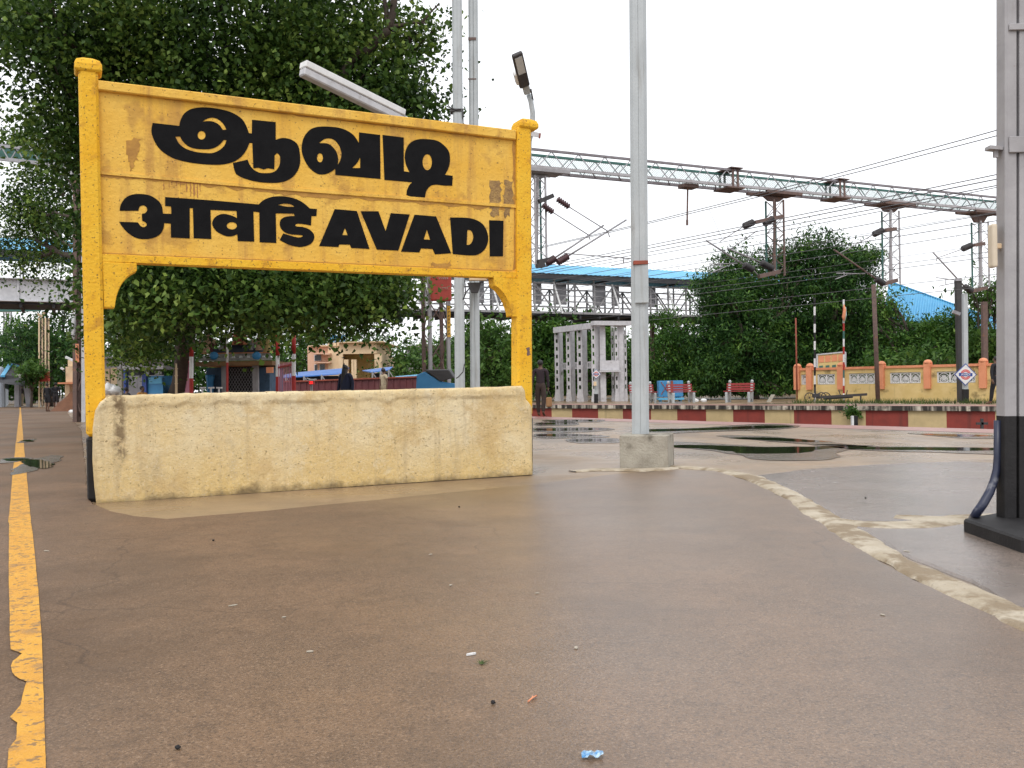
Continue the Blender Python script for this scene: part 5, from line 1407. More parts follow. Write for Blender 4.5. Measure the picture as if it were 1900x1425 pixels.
# information board
ib = thing('notice_board', 'weathered orange and green notice board behind the ochre wall', 'notice board', W(1541, 44.2, 0))
x0, x1 = 1516, 1566; D = 44.2
mb = MB(); mb.prism([P(x0, 659, D), P(x1, 654, D), P(x1, 690, D), P(x0, 692, D)], (0, .06, 0)); part('backing', mb, M['ochre'], ib)
mb = MB(); [mb.prism([P(x0 + 3 + k * 12.2, 661 - k, D - .02), P(x0 + 13 + k * 12.2, 660 - k, D - .02), P(x0 + 13 + k * 12.2, 672 - k, D - .02), P(x0 + 3 + k * 12.2, 673 - k, D - .02)], (0, .018, 0)) for k in range(4)]; part('orange_panel', mb, M['orange'], ib)
mb = MB(); [mb.prism([P(x0 + 4 + k * 12, 679 - k * .7, D - .02), P(x0 + 11 + k * 12, 678 - k * .7, D - .02), P(x0 + 11 + k * 12, 685 - k * .7, D - .02), P(x0 + 4 + k * 12, 686 - k * .7, D - .02)], (0, .018, 0)) for k in range(4)]; part('green_panel', mb, M['teal'], ib)
mb = MB(); mb.bar(W(x0, D, 0), P(x0, 657, D), .07, .07); mb.bar(W(x1 + 2, D, 0), P(x1 + 2, 653, D), .09, .09); mb.bar(P(x0, 658, D - .02), P(x1 + 2, 653, D - .02), .06, .06); part('frame', mb, M['offw'], ib)
# benches
def bench():
    root = thing('bench', 'x', 'bench', (0, 0, 0), 0, 'red slatted benches on the far platform')
    for s in (-1, 1):
        mb = MB(); p = [(-.28, 0), (-.20, 0), (-.16, .12), (-.06, .17), (.06, .12), (.12, 0), (.22, 0), (.30, .85), (.22, .88), (.14, .5), (-.26, .46), (-.3, .40)]
        mb.prism([V((s * .5 - .05, y, z)) for y, z in p], (.1, 0, 0)); mb.lathe((s * .5, .26, .86), [(.05, 0), (.075, .05), (.05, .11), (.01, .13)], 10)
        part('end_frame', mb, M['steelw'], root)
    mb = MB()
    for y in (-.24, -.12, 0.0): mb.box((0, y, .49), (1.25, .10, .035))
    part('seat', mb, M['redb'], root)
    mb = MB()
    for k in range(3): mb.box((0, .165 + k * .025, .58 + k * .11), (1.25, .03, .085))
    part('backrest', mb, M['redb'], root); return root
M['redb'] = mat('red_bench_paint', (.33, .045, .045), (.27, .04, .04), 5, .5)
b1 = bench(); D = 40.5
b1.location = W(1264, 41.5, 0); b1.rotation_euler = (0, 0, .25); b1['label'] = 'red slatted bench with pale blue ends in front of the blue stall'
b2 = dup(b1, W(1372, 40.4, 0), -.55, 'red slatted bench with pale blue ends standing alone under the dark trees')
b3 = dup(b1, W(1193, 42.5, 0), .3, 'red slatted bench half hidden behind the pale lamp pole')
# blue stall
st = thing('stall', 'small bright blue painted stall behind the left red bench', 'stall', W(1250, 44, 0))
a, b = W(1223, 44, 0), W(1268, 44, 0); mb = MB(); mb.box(((a.x + b.x) / 2, 44.3, .62), (b.x - a.x, .6, .78)); part('counter', mb, M['bluebin'], st, .02)
mb = MB(); mb.bar(V((a.x + .1, 43.98, .35)), V((a.x + .5, 43.98, .95)), .03, .02, up=V((0, -1, 0))); mb.bar(V((a.x + .1, 43.98, .95)), V((a.x + .5, 43.98, .35)), .03, .02, up=V((0, -1, 0))); mb.bar(V((a.x + .62, 43.98, .3)), V((a.x + .62, 43.98, 1.0)), .12, .02, up=V((0, -1, 0))); part('painted_pattern', mb, M['rustred'], st)
mb = MB(); mb.box(((a.x + b.x) / 2, 44.28, .14), (b.x - a.x + .05, .66, .1)); [mb.box((q, 44.3, .05), (.08, .5, .1)) for q in (a.x + .1, b.x - .1)]; part('base', mb, M['blue'], st)
mb = MB(); mb.prism([P(1422, 748, 40), P(1429, 748, 40), P(1438, 732, 40.1), P(1432, 732, 40.1)], (0, .12, 0)); single('stone_slab', 'pale leaning stone slab at the left of the ochre wall', 'slab', mb, M['conc'], W(1426, 40, 0))
for px, lab in ((1291, 'left'), (1306, 'right')):
    mb = MB(); c_ = W(px, 42.2, .06); mb.blob(c_, (.16, .12, .09), jag=.5); single('white_sack', 'small white sack on the ground between the two benches, %s one' % lab, 'sack', mb, M['white'], c_ - Z * .06)
# scrap trolley lying at the foot of the wall
tr = thing('scrap_trolley', 'dark rusted trolley with spoked wheels lying along the wall', 'trolley', W(1555, 37.6, 0))
D = 37.6; rr = .2
for px in (1502, 1532, 1524):
    c_ = W(px, D + (.3 if px == 1524 else 0), rr); mb = MB(); mb.tube([c_ + V((math.cos(t) * rr, 0, math.sin(t) * rr)) for t in [2 * math.pi * k / 16 for k in range(17)]], .02, 6)
    for k in range(5): t = math.pi * k / 5; mb.bar(c_ + V((math.cos(t) * rr, 0, math.sin(t) * rr)), c_ - V((math.cos(t) * rr, 0, math.sin(t) * rr)), .012, .012, up=V((0, 1, 0)))
    part('wheel', mb, M['dark'], tr)
mb = MB(); mb.bar(W(1515, D, .2), W(1608, D, .30), .12, .10); mb.bar(W(1530, D + .3, .14), W(1580, D + .3, .2), .3, .08); mb.bar(W(1540, D, 0), W(1540, D, .2), .06, .06); mb.bar(W(1597, D, 0), W(1597, D, .26), .05, .05); mb.bar(W(1513, D, .2), W(1512, D, .62), .06, .06); mb.bar(W(1560, D, .25), W(1556, D, .5), .03, .03); mb.bar(W(1570, D, .25), W(1572, D, .48), .03, .03); mb.bar(W(1508, D, .28), W(1520, D, .30), .18, .14)
part('frame', mb, M['dark'], tr)
# odds on the platform face
mb = MB(); q = P(1822, 787, FRY((G(1822, 760) - FR0).dot(fd)).y - .06); mb.bar(q - Z * .38, q + Z * .17, .07, .07); mb.bar(q - V((.17, 0, -.02)), q + V((.17, 0, .02)), .07, .07); single('pipe_cross', 'black cross shaped pipe standing against the striped platform face', 'pipe', mb, M['dark'], q - Z * .38)
q = FRY(bs(0) * 0 + (G(1586, 757) - FR0).dot(fd)); mb = MB(); c_ = P(1587, 783, q.y - .02); mb.box(c_, (.14, .1, .42)); mb.mi = 1; mb.box(c_ - V((.11, .03, 0)), (.06, .12, .42)); single('drain_opening', 'dark drain opening with a white edge in the striped platform face', 'drain', mb, [M['black'], M['white']], c_ - Z * .21)
# ------------------------------------------------------------------ people
def skinmesh(name, nodes_, edges, radii, m, parent, sub=2, root=0):
    me = bpy.data.meshes.new('tmp'); me.from_pydata([V(p) for p in nodes_], edges, []); ob = bpy.data.objects.new('tmp', me); col.objects.link(ob)
    md = ob.modifiers.new('skin', 'SKIN'); md.use_smooth_shade = True; md.branch_smoothing = .3
    for i, r in enumerate(radii):
        sv = me.skin_vertices[0].data[i]; rr = r if isinstance(r, tuple) else (r, r); sv.radius = rr; sv.use_root = (i == root)
    sb = ob.modifiers.new('sub', 'SUBSURF'); sb.levels = sub; sb.render_levels = sub
    bpy.context.view_layer.update()
    dg = bpy.context.evaluated_depsgraph_get()
    out = bpy.data.meshes.new_from_object(ob.evaluated_get(dg)); out.name = name
    bpy.data.objects.remove(ob); bpy.data.meshes.remove(me)
    out.materials.clear(); out.materials.append(m)
    out.polygons.foreach_set('use_smooth', [True] * len(out.polygons))
    o = bpy.data.objects.new(name, out); col.objects.link(o); o.parent = parent; WM[o.name] = wm(parent)
    return o
def person(label, loc, rz, H=1.65, stride=.0, armL=(.06, 0, -.0), armR=(.06, 0, 0), elbowL=(.02, -.05), elbowR=(.02, -.05), shirt=None, lower=None, short=False, hair=.0, group=None, sleeves=.5, robe=False, lean=0.0):
    """faces -Y in its own frame; arms: outward, forward swing"""
    k = H / 1.70
    root = thing('person', label, 'person', loc, rz, group)
    n = []; e = []; r = []
    def nd_(p, rad, frm=None):
        q = V(p); q.y -= lean * max(0, q.z - .9); n.append(q * k); r.append(tuple(x * k for x in rad) if isinstance(rad, tuple) else rad * k)
        if frm is not None: e.append((frm, len(n) - 1))
        return len(n) - 1
    pel = nd_((0, 0, .93), (.135, .105)); wa = nd_((0, .005, 1.08), (.125, .095), pel); ch = nd_((0, 0, 1.27), (.15, .11), wa); nk0 = nd_((0, .01, 1.41), (.085, .07), ch)
    nk = nd_((0, .0, 1.48), .052, nk0); h0 = nd_((0, -.02, 1.545), (.062, .075), nk); h1 = nd_((0, -.01, 1.61), (.074, .092), h0); nd_((0, .0, 1.665), (.05, .065), h1)
    nd_((0, -.118, 1.575), .012, h0); 
    for s in (-1, 1): nd_((s * .083, .0, 1.585), .013, h1)
    J = {}
    for s, arm, el in ((-1, armL, elbowL), (1, armR, elbowR)):
        sh = nd_((s * .185, .01, 1.385), .052, nk0)
        a_el = V((s * (.20 + arm[0]), -arm[1], 1.11 + (arm[2] if len(arm) > 2 else 0)))
        ml = nd_(V((s * .195, .0, 1.385)).lerp(a_el, .5), .045, sh); eb = nd_(a_el, .038, ml)
        wr = a_el + V((s * el[0], -.02 - el[1] * -1 if False else -el[1], 0)); d = (V((s * el[0], -el[1], -.245 if len(el) < 3 else el[2]))); d = d.normalized() * .245
        w_ = a_el + d; wr = nd_(w_, .027, eb); pm = nd_(w_ + d * .30, (.036, .02), wr)
        J[s] = (n[sh] / k, a_el, w_)
        side = V((0, 1, 0)) if abs(d.normalized().y) < .8 else V((0, 0, 1)); dn = d.normalized()
        for f, (off, ln) in enumerate(((-.03, .062), (-.01, .075), (.012, .07), (.032, .055))):
            b_ = nd_(w_ + d * .34 + side * off, .0095, pm); m_ = nd_(w_ + d * .34 + side * off * 1.1 + dn * ln * .5 + V((-s * .006, 0, 0)), .009, b_); nd_(w_ + d * .34 + side * off + dn * ln + V((-s * .02, 0, 0)), .008, m_)
        t_ = nd_(w_ + d * .14 - side * .04 + V((-s * .01, 0, 0)), .011, wr); nd_(w_ + d * .30 - side * .062 + V((-s * .02, 0, 0)), .009, t_)
    LJ = {}
    for s in (-1, 1):
        st_ = stride * s
        hip = nd_((s * .09, 0, .88), .092, pel); kn = nd_((s * .10, -st_ * .5 - .02, .49), .06, hip); cf = nd_((s * .10, -st_ * .72 + (.04 if st_ < 0 else 0), .31), .054, kn)
        an = nd_((s * .10, -st_ * 1.0 + (.06 if st_ < 0 else 0), .085 + (.04 if st_ < -.05 else 0)), .036, cf)
        hl = nd_((s * .10, n[an].y / k + .03, .035 + (.05 if st_ < -.05 else 0)), .034, an); bl = nd_((s * .105, n[an].y / k - .12, .028), (.042, .026), an); nd_((s * .11, n[an].y / k - .19, .022), (.034, .018), bl)
        LJ[s] = (hip, kn, cf, an)
    skinmesh('body', n, e, r, M['skin'], root)
    # clothes over the body
    def cloth(nm, idx, inflate, m):
        mp = {j: i for i, j in enumerate(idx)}; ed = [(mp[a], mp[b]) for a, b in e if a in mp and b in mp]
        rr = [tuple(x + inflate * k for x in r[j]) if isinstance(r[j], tuple) else r[j] + inflate * k for j in idx]
        return skinmesh(nm, [n[j] for j in idx], ed, rr, m, root)
    if shirt:
        ids = [pel, wa, ch, nk0]
        for a, b in e:
            if a == nk0 and b not in (nk,): ids.append(b)
        more = [b for a, b in e if a in ids and b not in ids and b not in (nk,) and a not in (pel, wa, ch, nk0)]
        ids += more
        if sleeves > .7: ids += [b for a, b in e if a in more and b not in ids]; 
        if sleeves > .9: ids += [b for a, b in e if a in ids and b not in ids and a not in (pel, wa, ch, nk0)][:2]
        cloth('shirt', ids, .016, shirt)
    if lower:
        ids = [pel, wa] + [j for s in (-1, 1) for j in (LJ[s][:2] if short else LJ[s])]
        cloth('shorts' if short else 'trousers', ids, .022 if short else .016, lower)
    if robe:
        mb = MB(); c_ = V(loc); ring = []
        zs = [(1.40, .17, .12), (1.2, .20, .15), (1.0, .19, .15), (.6, .23, .19), (.1, .27, .23)]
        vs = []; Rm = Matrix.Rotation(rz, 3, 'Z')
        for z, a, b in zs: vs += [c_ + Rm @ V((a * math.cos(t) * k, b * math.sin(t) * k, z * k)) for t in [2 * math.pi * q / 16 for q in range(16)]]
        fs = [(i * 16 + q, i * 16 + (q + 1) % 16, (i + 1) * 16 + (q + 1) % 16, (i + 1) * 16 + q) for i in range(4) for q in range(16)]
        mb.add(vs, fs, True); part('robe', mb, robe, root)
    mb = MB(); hc = V(loc) + Matrix.Rotation(rz, 3, 'Z') @ (V((0, .022 - lean * .72, 1.625)) * k)
    mb.blob(hc, (.088 * k, .10 * k, .085 * k), 12, 8, .1)
    if hair: mb.blob(hc + Matrix.Rotation(rz, 3, 'Z') @ V((0, .05, -.12 - hair * .4)), (.085, .06, .14 + hair * .6), 10, 7, .15)
    part('hair', mb, M['hair'], root)
    return root
C = lambda nm, c_: mat(nm, c_, tuple(x * .8 for x in c_), 14, .85)
M['shirt_dark'] = C('dark_plum_shirt', (.035, .022, .028)); M['brownt'] = C('brown_trousers', (.055, .036, .03)); M['blacksh'] = C('black_shirt', (.012, .012, .016)); M['navy'] = C('navy_cloth', (.012, .017, .045))
M['khaki'] = C('pale_khaki_shirt', (.50, .42, .29)); M['khakit'] = C('khaki_trousers', (.36, .29, .19)); M['greyshort'] = C('dark_grey_shorts', (.03, .025, .028)); M['orangec'] = C('orange_cloth', (.55, .26, .06))
wk = person('person in plum shirt and brown trousers walking away with a bag beside the yellow board', W(1004, 26.2, 0), math.pi - .25, 1.60, .10, (.02, .03), (.05, -.05), (.0, .02), (.02, .01), M['shirt_dark'], M['brownt'], sleeves=1)
mb = MB(); c_ = W(1019, 25.9, 0); z1, z0 = P(1019, 737, 25.9).z, P(1019, 755, 25.9).z
mb.box((c_.x, c_.y, (z0 + z1) / 2), (.17, .12, z1 - z0)); hm = MB(); hm.tube([V((c_.x - .06, c_.y, z1)), V((c_.x - .02, c_.y, z1 + .17)), V((c_.x + .02, c_.y, z1 + .17)), V((c_.x + .06, c_.y, z1))], .008, 5)
bg_ = thing('carrier_bag', 'brown paper carrier bag held by the walking person in plum shirt', 'bag', V((c_.x, c_.y, z0))); part('sack', mb, M['sand'] if False else mat('kraft_bag', (.36, .20, .09), (.28, .15, .07), 7, .8), bg_, .03, 2); part('handle', hm, M['dark'], bg_)
person('person in a black shirt and shorts at left holding out the left arm', W(88.5, 44, 0), math.pi - .15, 1.36, .02, (.16, .08, .02), (.03, 0), (.20, .06, .08), (.01, .03), M['blacksh'], M['blacksh'], True, sleeves=1)
person('person in a dark shirt and grey shorts standing at left, arms down', W(104, 45, 0), math.pi + .1, 1.40, .06, (.03, 0), (.05, .02), (-.03, .05), (.0, .04), M['blacksh'], M['greyshort'], True, sleeves=1)
person('person far away in dark clothes on the left platform edge', W(40, 66, 0), math.pi, 1.5, .05, shirt=M['shirt_dark'], lower=M['khakit'], sleeves=1)
person('person with long black hair in a navy robe behind the low wall', W(643, 25.5, 0), math.pi - .5, 1.53, .0, shirt=M['navy'], robe=M['navy'], hair=.45, sleeves=1)
person('person in a pale khaki shirt behind the low wall, near the blue bin', W(713, 36, 0), math.pi - .9, 1.66, .04, shirt=M['khaki'], lower=M['khakit'], sleeves=.5)
person('person in black trousers mostly hidden behind the laced column', W(1849, 31, 0), math.pi + .5, 1.62, .16, shirt=M['blacksh'], lower=M['blacksh'], sleeves=1)
person('seated looking person in orange behind the left end of the low wall', W(265, 22, 0) , 1.1, 1.02, .0, shirt=M['orangec'], lower=M['greyshort'], sleeves=.5)
person('person crouching in black behind the low wall beside the blue kiosk', W(236, 22.5, 0), 2.6, 1.0, .0, shirt=M['blacksh'], lower=M['greyshort'], sleeves=1)
# ------------------------------------------------------------------ what stands behind the board
def boxpx(mb, x0, x1, y0, y1, D, dp):
    a, b = P(x0, y1, D), P(x1, y0, D); mb.box(((a.x + b.x) / 2, D + dp / 2, (a.z + b.z) / 2), (b.x - a.x, dp, b.z - a.z)); return mb
# shrine
D = 30
sh = thing('shrine', 'small blue and orange temple shrine with figures on its roof under the peepal tree', 'shrine', W(438, D, 0))
mb = MB(); boxpx(mb, 384, 500, 681, 753, D + .3, 1.8); part('wall', mb, M['shrineblue'] if 'shrineblue' in M else mat('shrine_blue', (.045, .09, .15), (.06, .12, .2), 5, .7, stain=((.02, .04, .08), 7, .55, .6)), sh)
mb = MB(); a, b = P(366, 668, D - .3), P(508, 668, D - .3)
zt_, zb_ = P(440, 655, D).z, P(440, 670, D).z
mb.prism([V((a.x, D - .5, zb_)), V((b.x, D - .5, zb_)), V((b.x - .28, D + .2, zt_)), V((a.x + .28, D + .2, zt_))], (0, .05, 0)); part('eave_front', mb, mat('shrine_white_shaded', (.36, .33, .29), (.26, .24, .21), 6, .8, stain=((.1, .12, .16), 6, .56, .6)), sh); mb = MB(); mb.prism([V((a.x, D - .5, zb_ - .02)), V((b.x, D - .5, zb_ - .02)), V((b.x, D + 2.2, zb_ - .02)), V((a.x, D + 2.2, zb_ - .02))], (0, 0, -.14))  # white eave front coloured grey to put the tree's shade into it
part('eave', mb, mat('shrine_brown', (.22, .12, .05), (.16, .09, .04), 6, .8), sh)
mb = MB(); boxpx(mb, 372, 506, 653, 657, D + .15, .08); part('red_band', mb, M['orange'], sh)
mb = MB()
for k in range(9): c_ = P(384 + k * 14, 660, D - .22); mb.tube([c_ + V((math.cos(t) * .11, 0, math.sin(t) * .12)) for t in [math.pi * (1 + j / 8) for j in range(9)]], .03, 5)
part('scallops', mb, M['white'], sh)
mb = MB()
for px in (397, 476): mb.blob(P(px, 660, D - .42), (.15, .07, .13))
part('niche_ornament', mb, M['bluebin'], sh)
mb = MB(); boxpx(mb, 424, 469, 682, 752, D + .26, .06); gd = part('doorway', mb, M['black'], sh)
mb = MB()
for k in range(8):
    for r_ in range(7):
        for s in (-1, 1): x0 = 425 + k * 5.4 + (0 if s > 0 else 5.4); mb.bar(P(x0, 682 + r_ * 9, D + .22), P(x0 + s * 5.4, 691 + r_ * 9, D + .22), .011, .011, up=V((0, 1, 0)))
part('gate_lattice', mb, M['steelg'], gd)
for px in (416, 473.5): mb = MB(); boxpx(mb, px - 4.5, px + 4.5, 670, 752, D - .1, .16); part('column', mb, M['steelg'], sh)
for px in (389, 393): mb = MB(); mb.lathe(W(px, D + .2, 0), [(.10, 0), (.1, .5), (.07, .6), (.08, 1.2), (.12, 1.3), (.12, 1.4)], 10); part('pilaster', mb, M['bluebin'], sh)
mb = MB(); boxpx(mb, 385, 412, 673, 681, D + .0, .3); boxpx(mb, 424, 469, 672, 680, D + .0, .2); part('lintel', mb, M['orange'], sh)
mb = MB(); boxpx(mb, 395, 482, 646, 655, D + .3, 1.2); boxpx(mb, 430, 458, 636, 648, D + .5, .8); part('roof_tier', mb, M['shrb2'] if 'shrb2' in M else mat('shrine_slate', (.035, .05, .07), (.05, .07, .1), 5, .7), sh)
rs = random.Random(4)
for px, py, h_, m in ((386, 654, .62, 'peach'), (392, 654, .5, 'maroon'), (412, 650, .45, 'grey'), (421, 648, .4, 'maroon'), (437, 640, .5, 'orange'), (445, 640, .72, 'rustred'), (453, 640, .5, 'orange'), (468, 650, .42, 'grey'), (480, 650, .46, 'peach'), (497, 654, .55, 'ochre')):
    b = P(px, py, D + .4); mb = MB()
    mb.lathe(b, [(h_ * .28, 0), (h_ * .30, .08 * h_), (h_ * .16, .3 * h_), (h_ * .24, .55 * h_), (h_ * .10, .68 * h_), (h_ * .14, .8 * h_), (h_ * .10, .93 * h_), (.01, h_ * 1.02)], 9)
    for s in (-1, 1): mb.tube([b + V((s * h_ * .22, 0, h_ * .55)), b + V((s * h_ * .42, -.05, h_ * .42)), b + V((s * h_ * .36, -.08, h_ * .7))], h_ * .06, 5)
    part('roof_figure', mb, M[m], sh)
# striped posts round the shrine and its side fences
def ring_post(label, px, py, D, r, cols, n): spole(label, px, py, 740, D, cols, r, 'striped_post', 'post', n, 0, 'red and white posts round the shrine')
ring_post('red and white post left of the shrine, the shorter farther one', 338, 632, 28.5, .055, ('white', 'red'), 4)
ring_post('red and white post left of the shrine, the taller nearer one', 355, 622, 26.5, .06, ('white', 'red'), 4)
ring_post('slim red and white post before the middle of the shrine', 421.5, 618, 26, .035, ('white', 'red', 'white'), 3)
ring_post('red and white post at the right corner of the shrine', 515, 622, 28.5, .06, ('white', 'red'), 4)
ring_post('red and white post farthest right of the shrine beside the blue roofs', 545, 616, 26.5, .06, ('white', 'red'), 4)
M['pink'] = mat('pink_bars', (.42, .16, .22), (.36, .13, .19), 5, .6)
def barfence(label, px0, px1, D0, D1, ytop0, ytop1, n, m):
    root = thing('bar_fence', label, 'fence', W(px0, D0, 0))
    mb = MB(); hs = []
    for k in range(n):
        t = k / (n - 1); px = px0 + (px1 - px0) * t; D = D0 + (D1 - D0) * t; tp = P(px, ytop0 + (ytop1 - ytop0) * t, D); mb.bar(W(px, D, 0), tp, .022, .022); hs.append(tp)
    part('bars', mb, m, root); mb = MB(); mb.bar(hs[0] - Z * .1, hs[-1] - Z * .1, .05, .05); mb.bar(V((hs[0].x, hs[0].y, .5)), V((hs[-1].x, hs[-1].y, .5)), .05, .05); part('rail', mb, M['red'], root)
barfence('pink barred fence between the two left striped posts', 339, 353, 28.4, 26.6, 676, 664, 14, M['pink'])
barfence('pale barred fence between the two right striped posts', 517, 543, 28.4, 26.6, 676, 670, 10, M['pink'])
mb = MB(); boxpx(mb, 494, 506, 681, 692, 29, .1); single('orange_sign', 'small orange box sign hanging right of the shrine', 'sign', mb, M['orange'], P(500, 692, 29))
mb = MB()
for px in (375, 391, 406): boxpx(mb, px - 5, px + 5, 718, 721, 27, .1); boxpx(mb, px - 1, px + 1, 721, 752, 27, .05)
single('low_rail', 'low red and white rail with flat caps before the shrine', 'rail', mb, M['white'], W(390, 27, 0))
# blue kiosk under the tree
kb = thing('kiosk', 'blue kiosk with a shaded counter under the left of the tree', 'kiosk', W(262, 28, 0))
mb = MB(); boxpx(mb, 270, 302, 697, 757, 28, 1.2); part('body', mb, M['bluebin'], kb)
mb = MB(); boxpx(mb, 226, 303, 678, 686, 27.6, 1.6); part('roof', mb, M['grey'], kb)
mb = MB(); boxpx(mb, 226, 233, 686, 757, 27.8, .2); boxpx(mb, 264, 271, 694, 757, 27.9, .15); part('frame_post', mb, M['bluesign'], kb)
mb = MB(); boxpx(mb, 268, 276, 687, 695, 27.95, .06); boxpx(mb, 287, 299, 688, 695, 27.95, .06); part('window', mb, M['lampglass'], kb)
mb = MB(); boxpx(mb, 276, 300, 700, 712, 27.97, .02); part('painted_panel', mb, M['blue'], kb)
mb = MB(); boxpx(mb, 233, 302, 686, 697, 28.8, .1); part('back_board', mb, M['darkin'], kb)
# grey post left of the kiosk
gp2 = thing('grey_post', 'grey post with a concrete foot at the left of the blue kiosk', 'post', W(224, 26, 0))
mb = MB(); mb.bar(P(222.5, 684, 26), P(219.5, 596, 26), .09, .09); part('shaft', mb, M['steelg'], gp2); mb = MB(); mb.bar(W(224, 26, 0), P(223, 684, 26), .13, .13); part('foot', mb, M['conc'], gp2)
mb = MB(); mb.tube([W(327, 25, 0), P(327, 690, 25), P(326.5, 674, 25)], [.035, .032, .025], 8)
for y in (684, 697, 712): mb.tube([P(327, y + .6, 25), P(327, y - .6, 25)], .045, 8)
single('bamboo_pole', 'pale bamboo pole standing left of the shrine', 'pole', mb, M['cream'], W(327, 25, 0))
# grey and white building left
gb = thing('grey_building', 'pale grey building behind the left board post', 'building', W(205, 48, 0))
mb = MB(); boxpx(mb, 150, 223, 665, 745, 48, 6); part('wall', mb, M['grey'], gb); mb = MB(); boxpx(mb, 192, 203, 684, 745, 47.9, .08); boxpx(mb, 206, 216, 682, 745, 47.9, .08); part('panel', mb, M['cream'], gb); mb = MB(); boxpx(mb, 148, 226, 661, 666, 47.5, 7); part('roof', mb, M['steelg'], gb)
# peach building
pbd = thing('peach_building', 'peach and cream two storey building beyond the maroon fence', 'building', W(640, 72, 0))
mb = MB(); boxpx(mb, 572, 628, 642, 752, 72, 9); part('wall', mb, M['peach'], pbd); mb = MB(); boxpx(mb, 610, 629, 636, 752, 71.7, 3); boxpx(mb, 629, 698, 635, 657, 71.5, 9); boxpx(mb, 629, 636, 657, 752, 71.5, .5); boxpx(mb, 696, 708, 657, 752, 71.5, 8); wl = part('front', mb, M['cream'], pbd)
mb = MB(); boxpx(mb, 572, 629, 640, 643, 71.6, 9.6); boxpx(mb, 626, 712, 633, 636, 71, 10); part('parapet', mb, M['cream'], pbd)
mb = MB(); boxpx(mb, 636, 697, 657, 752, 74, .3); part('recess_wall', mb, M['ochre'], pbd)
for x0, x1 in ((639, 646), (653, 656), (658, 661)): mb = MB(); boxpx(mb, x0, x1, 667, 752, 71.6, .4); part('column', mb, M['cream'], pbd)
mb = MB(); boxpx(mb, 581, 612, 672, 674, 71, 1); boxpx(mb, 581, 600, 655, 657, 71, 1); boxpx(mb, 600, 612, 655, 658, 71, 1); part('sunshade', mb, M['peach'], pbd)
for x0, x1, y0, y1 in ((583, 589, 676, 690), (593, 603, 675, 690), (583, 596, 658, 670)): mb = MB(); boxpx(mb, x0, x1, y0, y1, 71.95, .1); wf = part('window', mb, M['offw'], pbd); mb = MB(); boxpx(mb, x0 + 1, x1 - 1, y0 + 1, y1 - 1, 71.9, .06); part('pane', mb, M['glass'], wf)
mb = MB(); [boxpx(mb, 614 + k * 4, 615 + k * 4, 622, 635, 72, .05) for k in range(7)]; boxpx(mb, 613, 640, 622, 624, 72, .05); part('roof_railing', mb, M['bluebin'], pbd)
gh = thing('grey_house', 'weathered grey house half hidden by trees right of the peach building', 'house', W(785, 82, 0))
mb = MB(); boxpx(mb, 756, 806, 645, 752, 82, 8); part('wall', mb, M['grey'], gh); mb = MB(); boxpx(mb, 754, 808, 640, 645, 81.6, 8.6); part('roof', mb, M['conc'], gh); mb = MB(); boxpx(mb, 770, 780, 656, 672, 81.9, .12); part('window', mb, M['glass'], gh)
# maroon sheet fence with ribs
mf = thing('sheet_fence', 'long maroon ribbed sheet fence behind the low wall', 'fence', W(640, 41, 0))
a, b = W(480, 42, 0), W(778, 40, 0); fx_ = (b - a).normalized(); zt0, zt1 = P(480, 710, 42).z, P(778, 699, 40).z
mb = MB(); mb.prism([a, b, V((b.x, b.y, zt1)), V((a.x, a.y, zt0))], (0, .06, 0)); L_ = (b - a).length
for k in range(int(L_ / .3)):
    t = k * .3 / L_; q = a.lerp(b, t); mb.bar(V((q.x, q.y - .02, 0)), V((q.x, q.y - .02, zt0 + (zt1 - zt0) * t)), .05, .04, up=V((0, 1, 0)))
part('sheet', mb, M['maroon'], mf); mb = MB(); mb.bar(V((a.x, a.y - .05, zt0)), V((b.x, b.y - .05, zt1)), .09, .06); part('top_rail', mb, M['rustred'], mf)
# blue canopy stalls
def canopy(label, p, D, m, under, struts):
    root = thing('blue_canopy', label, 'canopy', W((p[0][0] + p[1][0]) / 2, D, 0)); mb = MB()
    q = [P(x, y, D + dd) for (x, y, dd) in p]; mb.prism(q, (0, 0, -.05)); part('sheet', mb, m, root)
    mb = MB(); a, b = q[3], q[2]
    for t in np.linspace(.03, .97, struts): c_ = a.lerp(b, t); mb.bar(V((c_.x, c_.y, 0)), c_, .07, .07); mb.bar(c_ - Z * .02, c_ + V((.3, 0, -.5)), .04, .04)
    part('post', mb, M['steelg'], root)
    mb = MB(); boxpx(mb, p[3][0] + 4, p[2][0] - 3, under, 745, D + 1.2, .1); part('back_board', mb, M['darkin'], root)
canopy('long blue sheet canopy over the dark stall behind the maroon fence', [(548, 691, 2.5), (648, 682, 2.5), (634, 693, 0), (494, 702, 0)], 46, M['bluetarp'], 697, 5)
canopy('shorter blue sheet canopy with white struts behind the khaki shirt person', [(672, 687, 2.5), (729, 680, 2.5), (722, 686, 0), (690, 690, 0)], 47, M['bluetarp'], 692, 3)
canopy('low blue sheet canopy right of the shrine', [(530, 709, 1.5), (572, 705, 1.5), (566, 710, 0), (524, 713, 0)], 44, M['blue'], 713, 2)
canopy('pale blue flat sheet canopy left of the blue bin', [(736, 698, 1.5), (785, 694, 1.5), (780, 696, 0), (730, 700, 0)], 44, M['blue'], 700, 2)
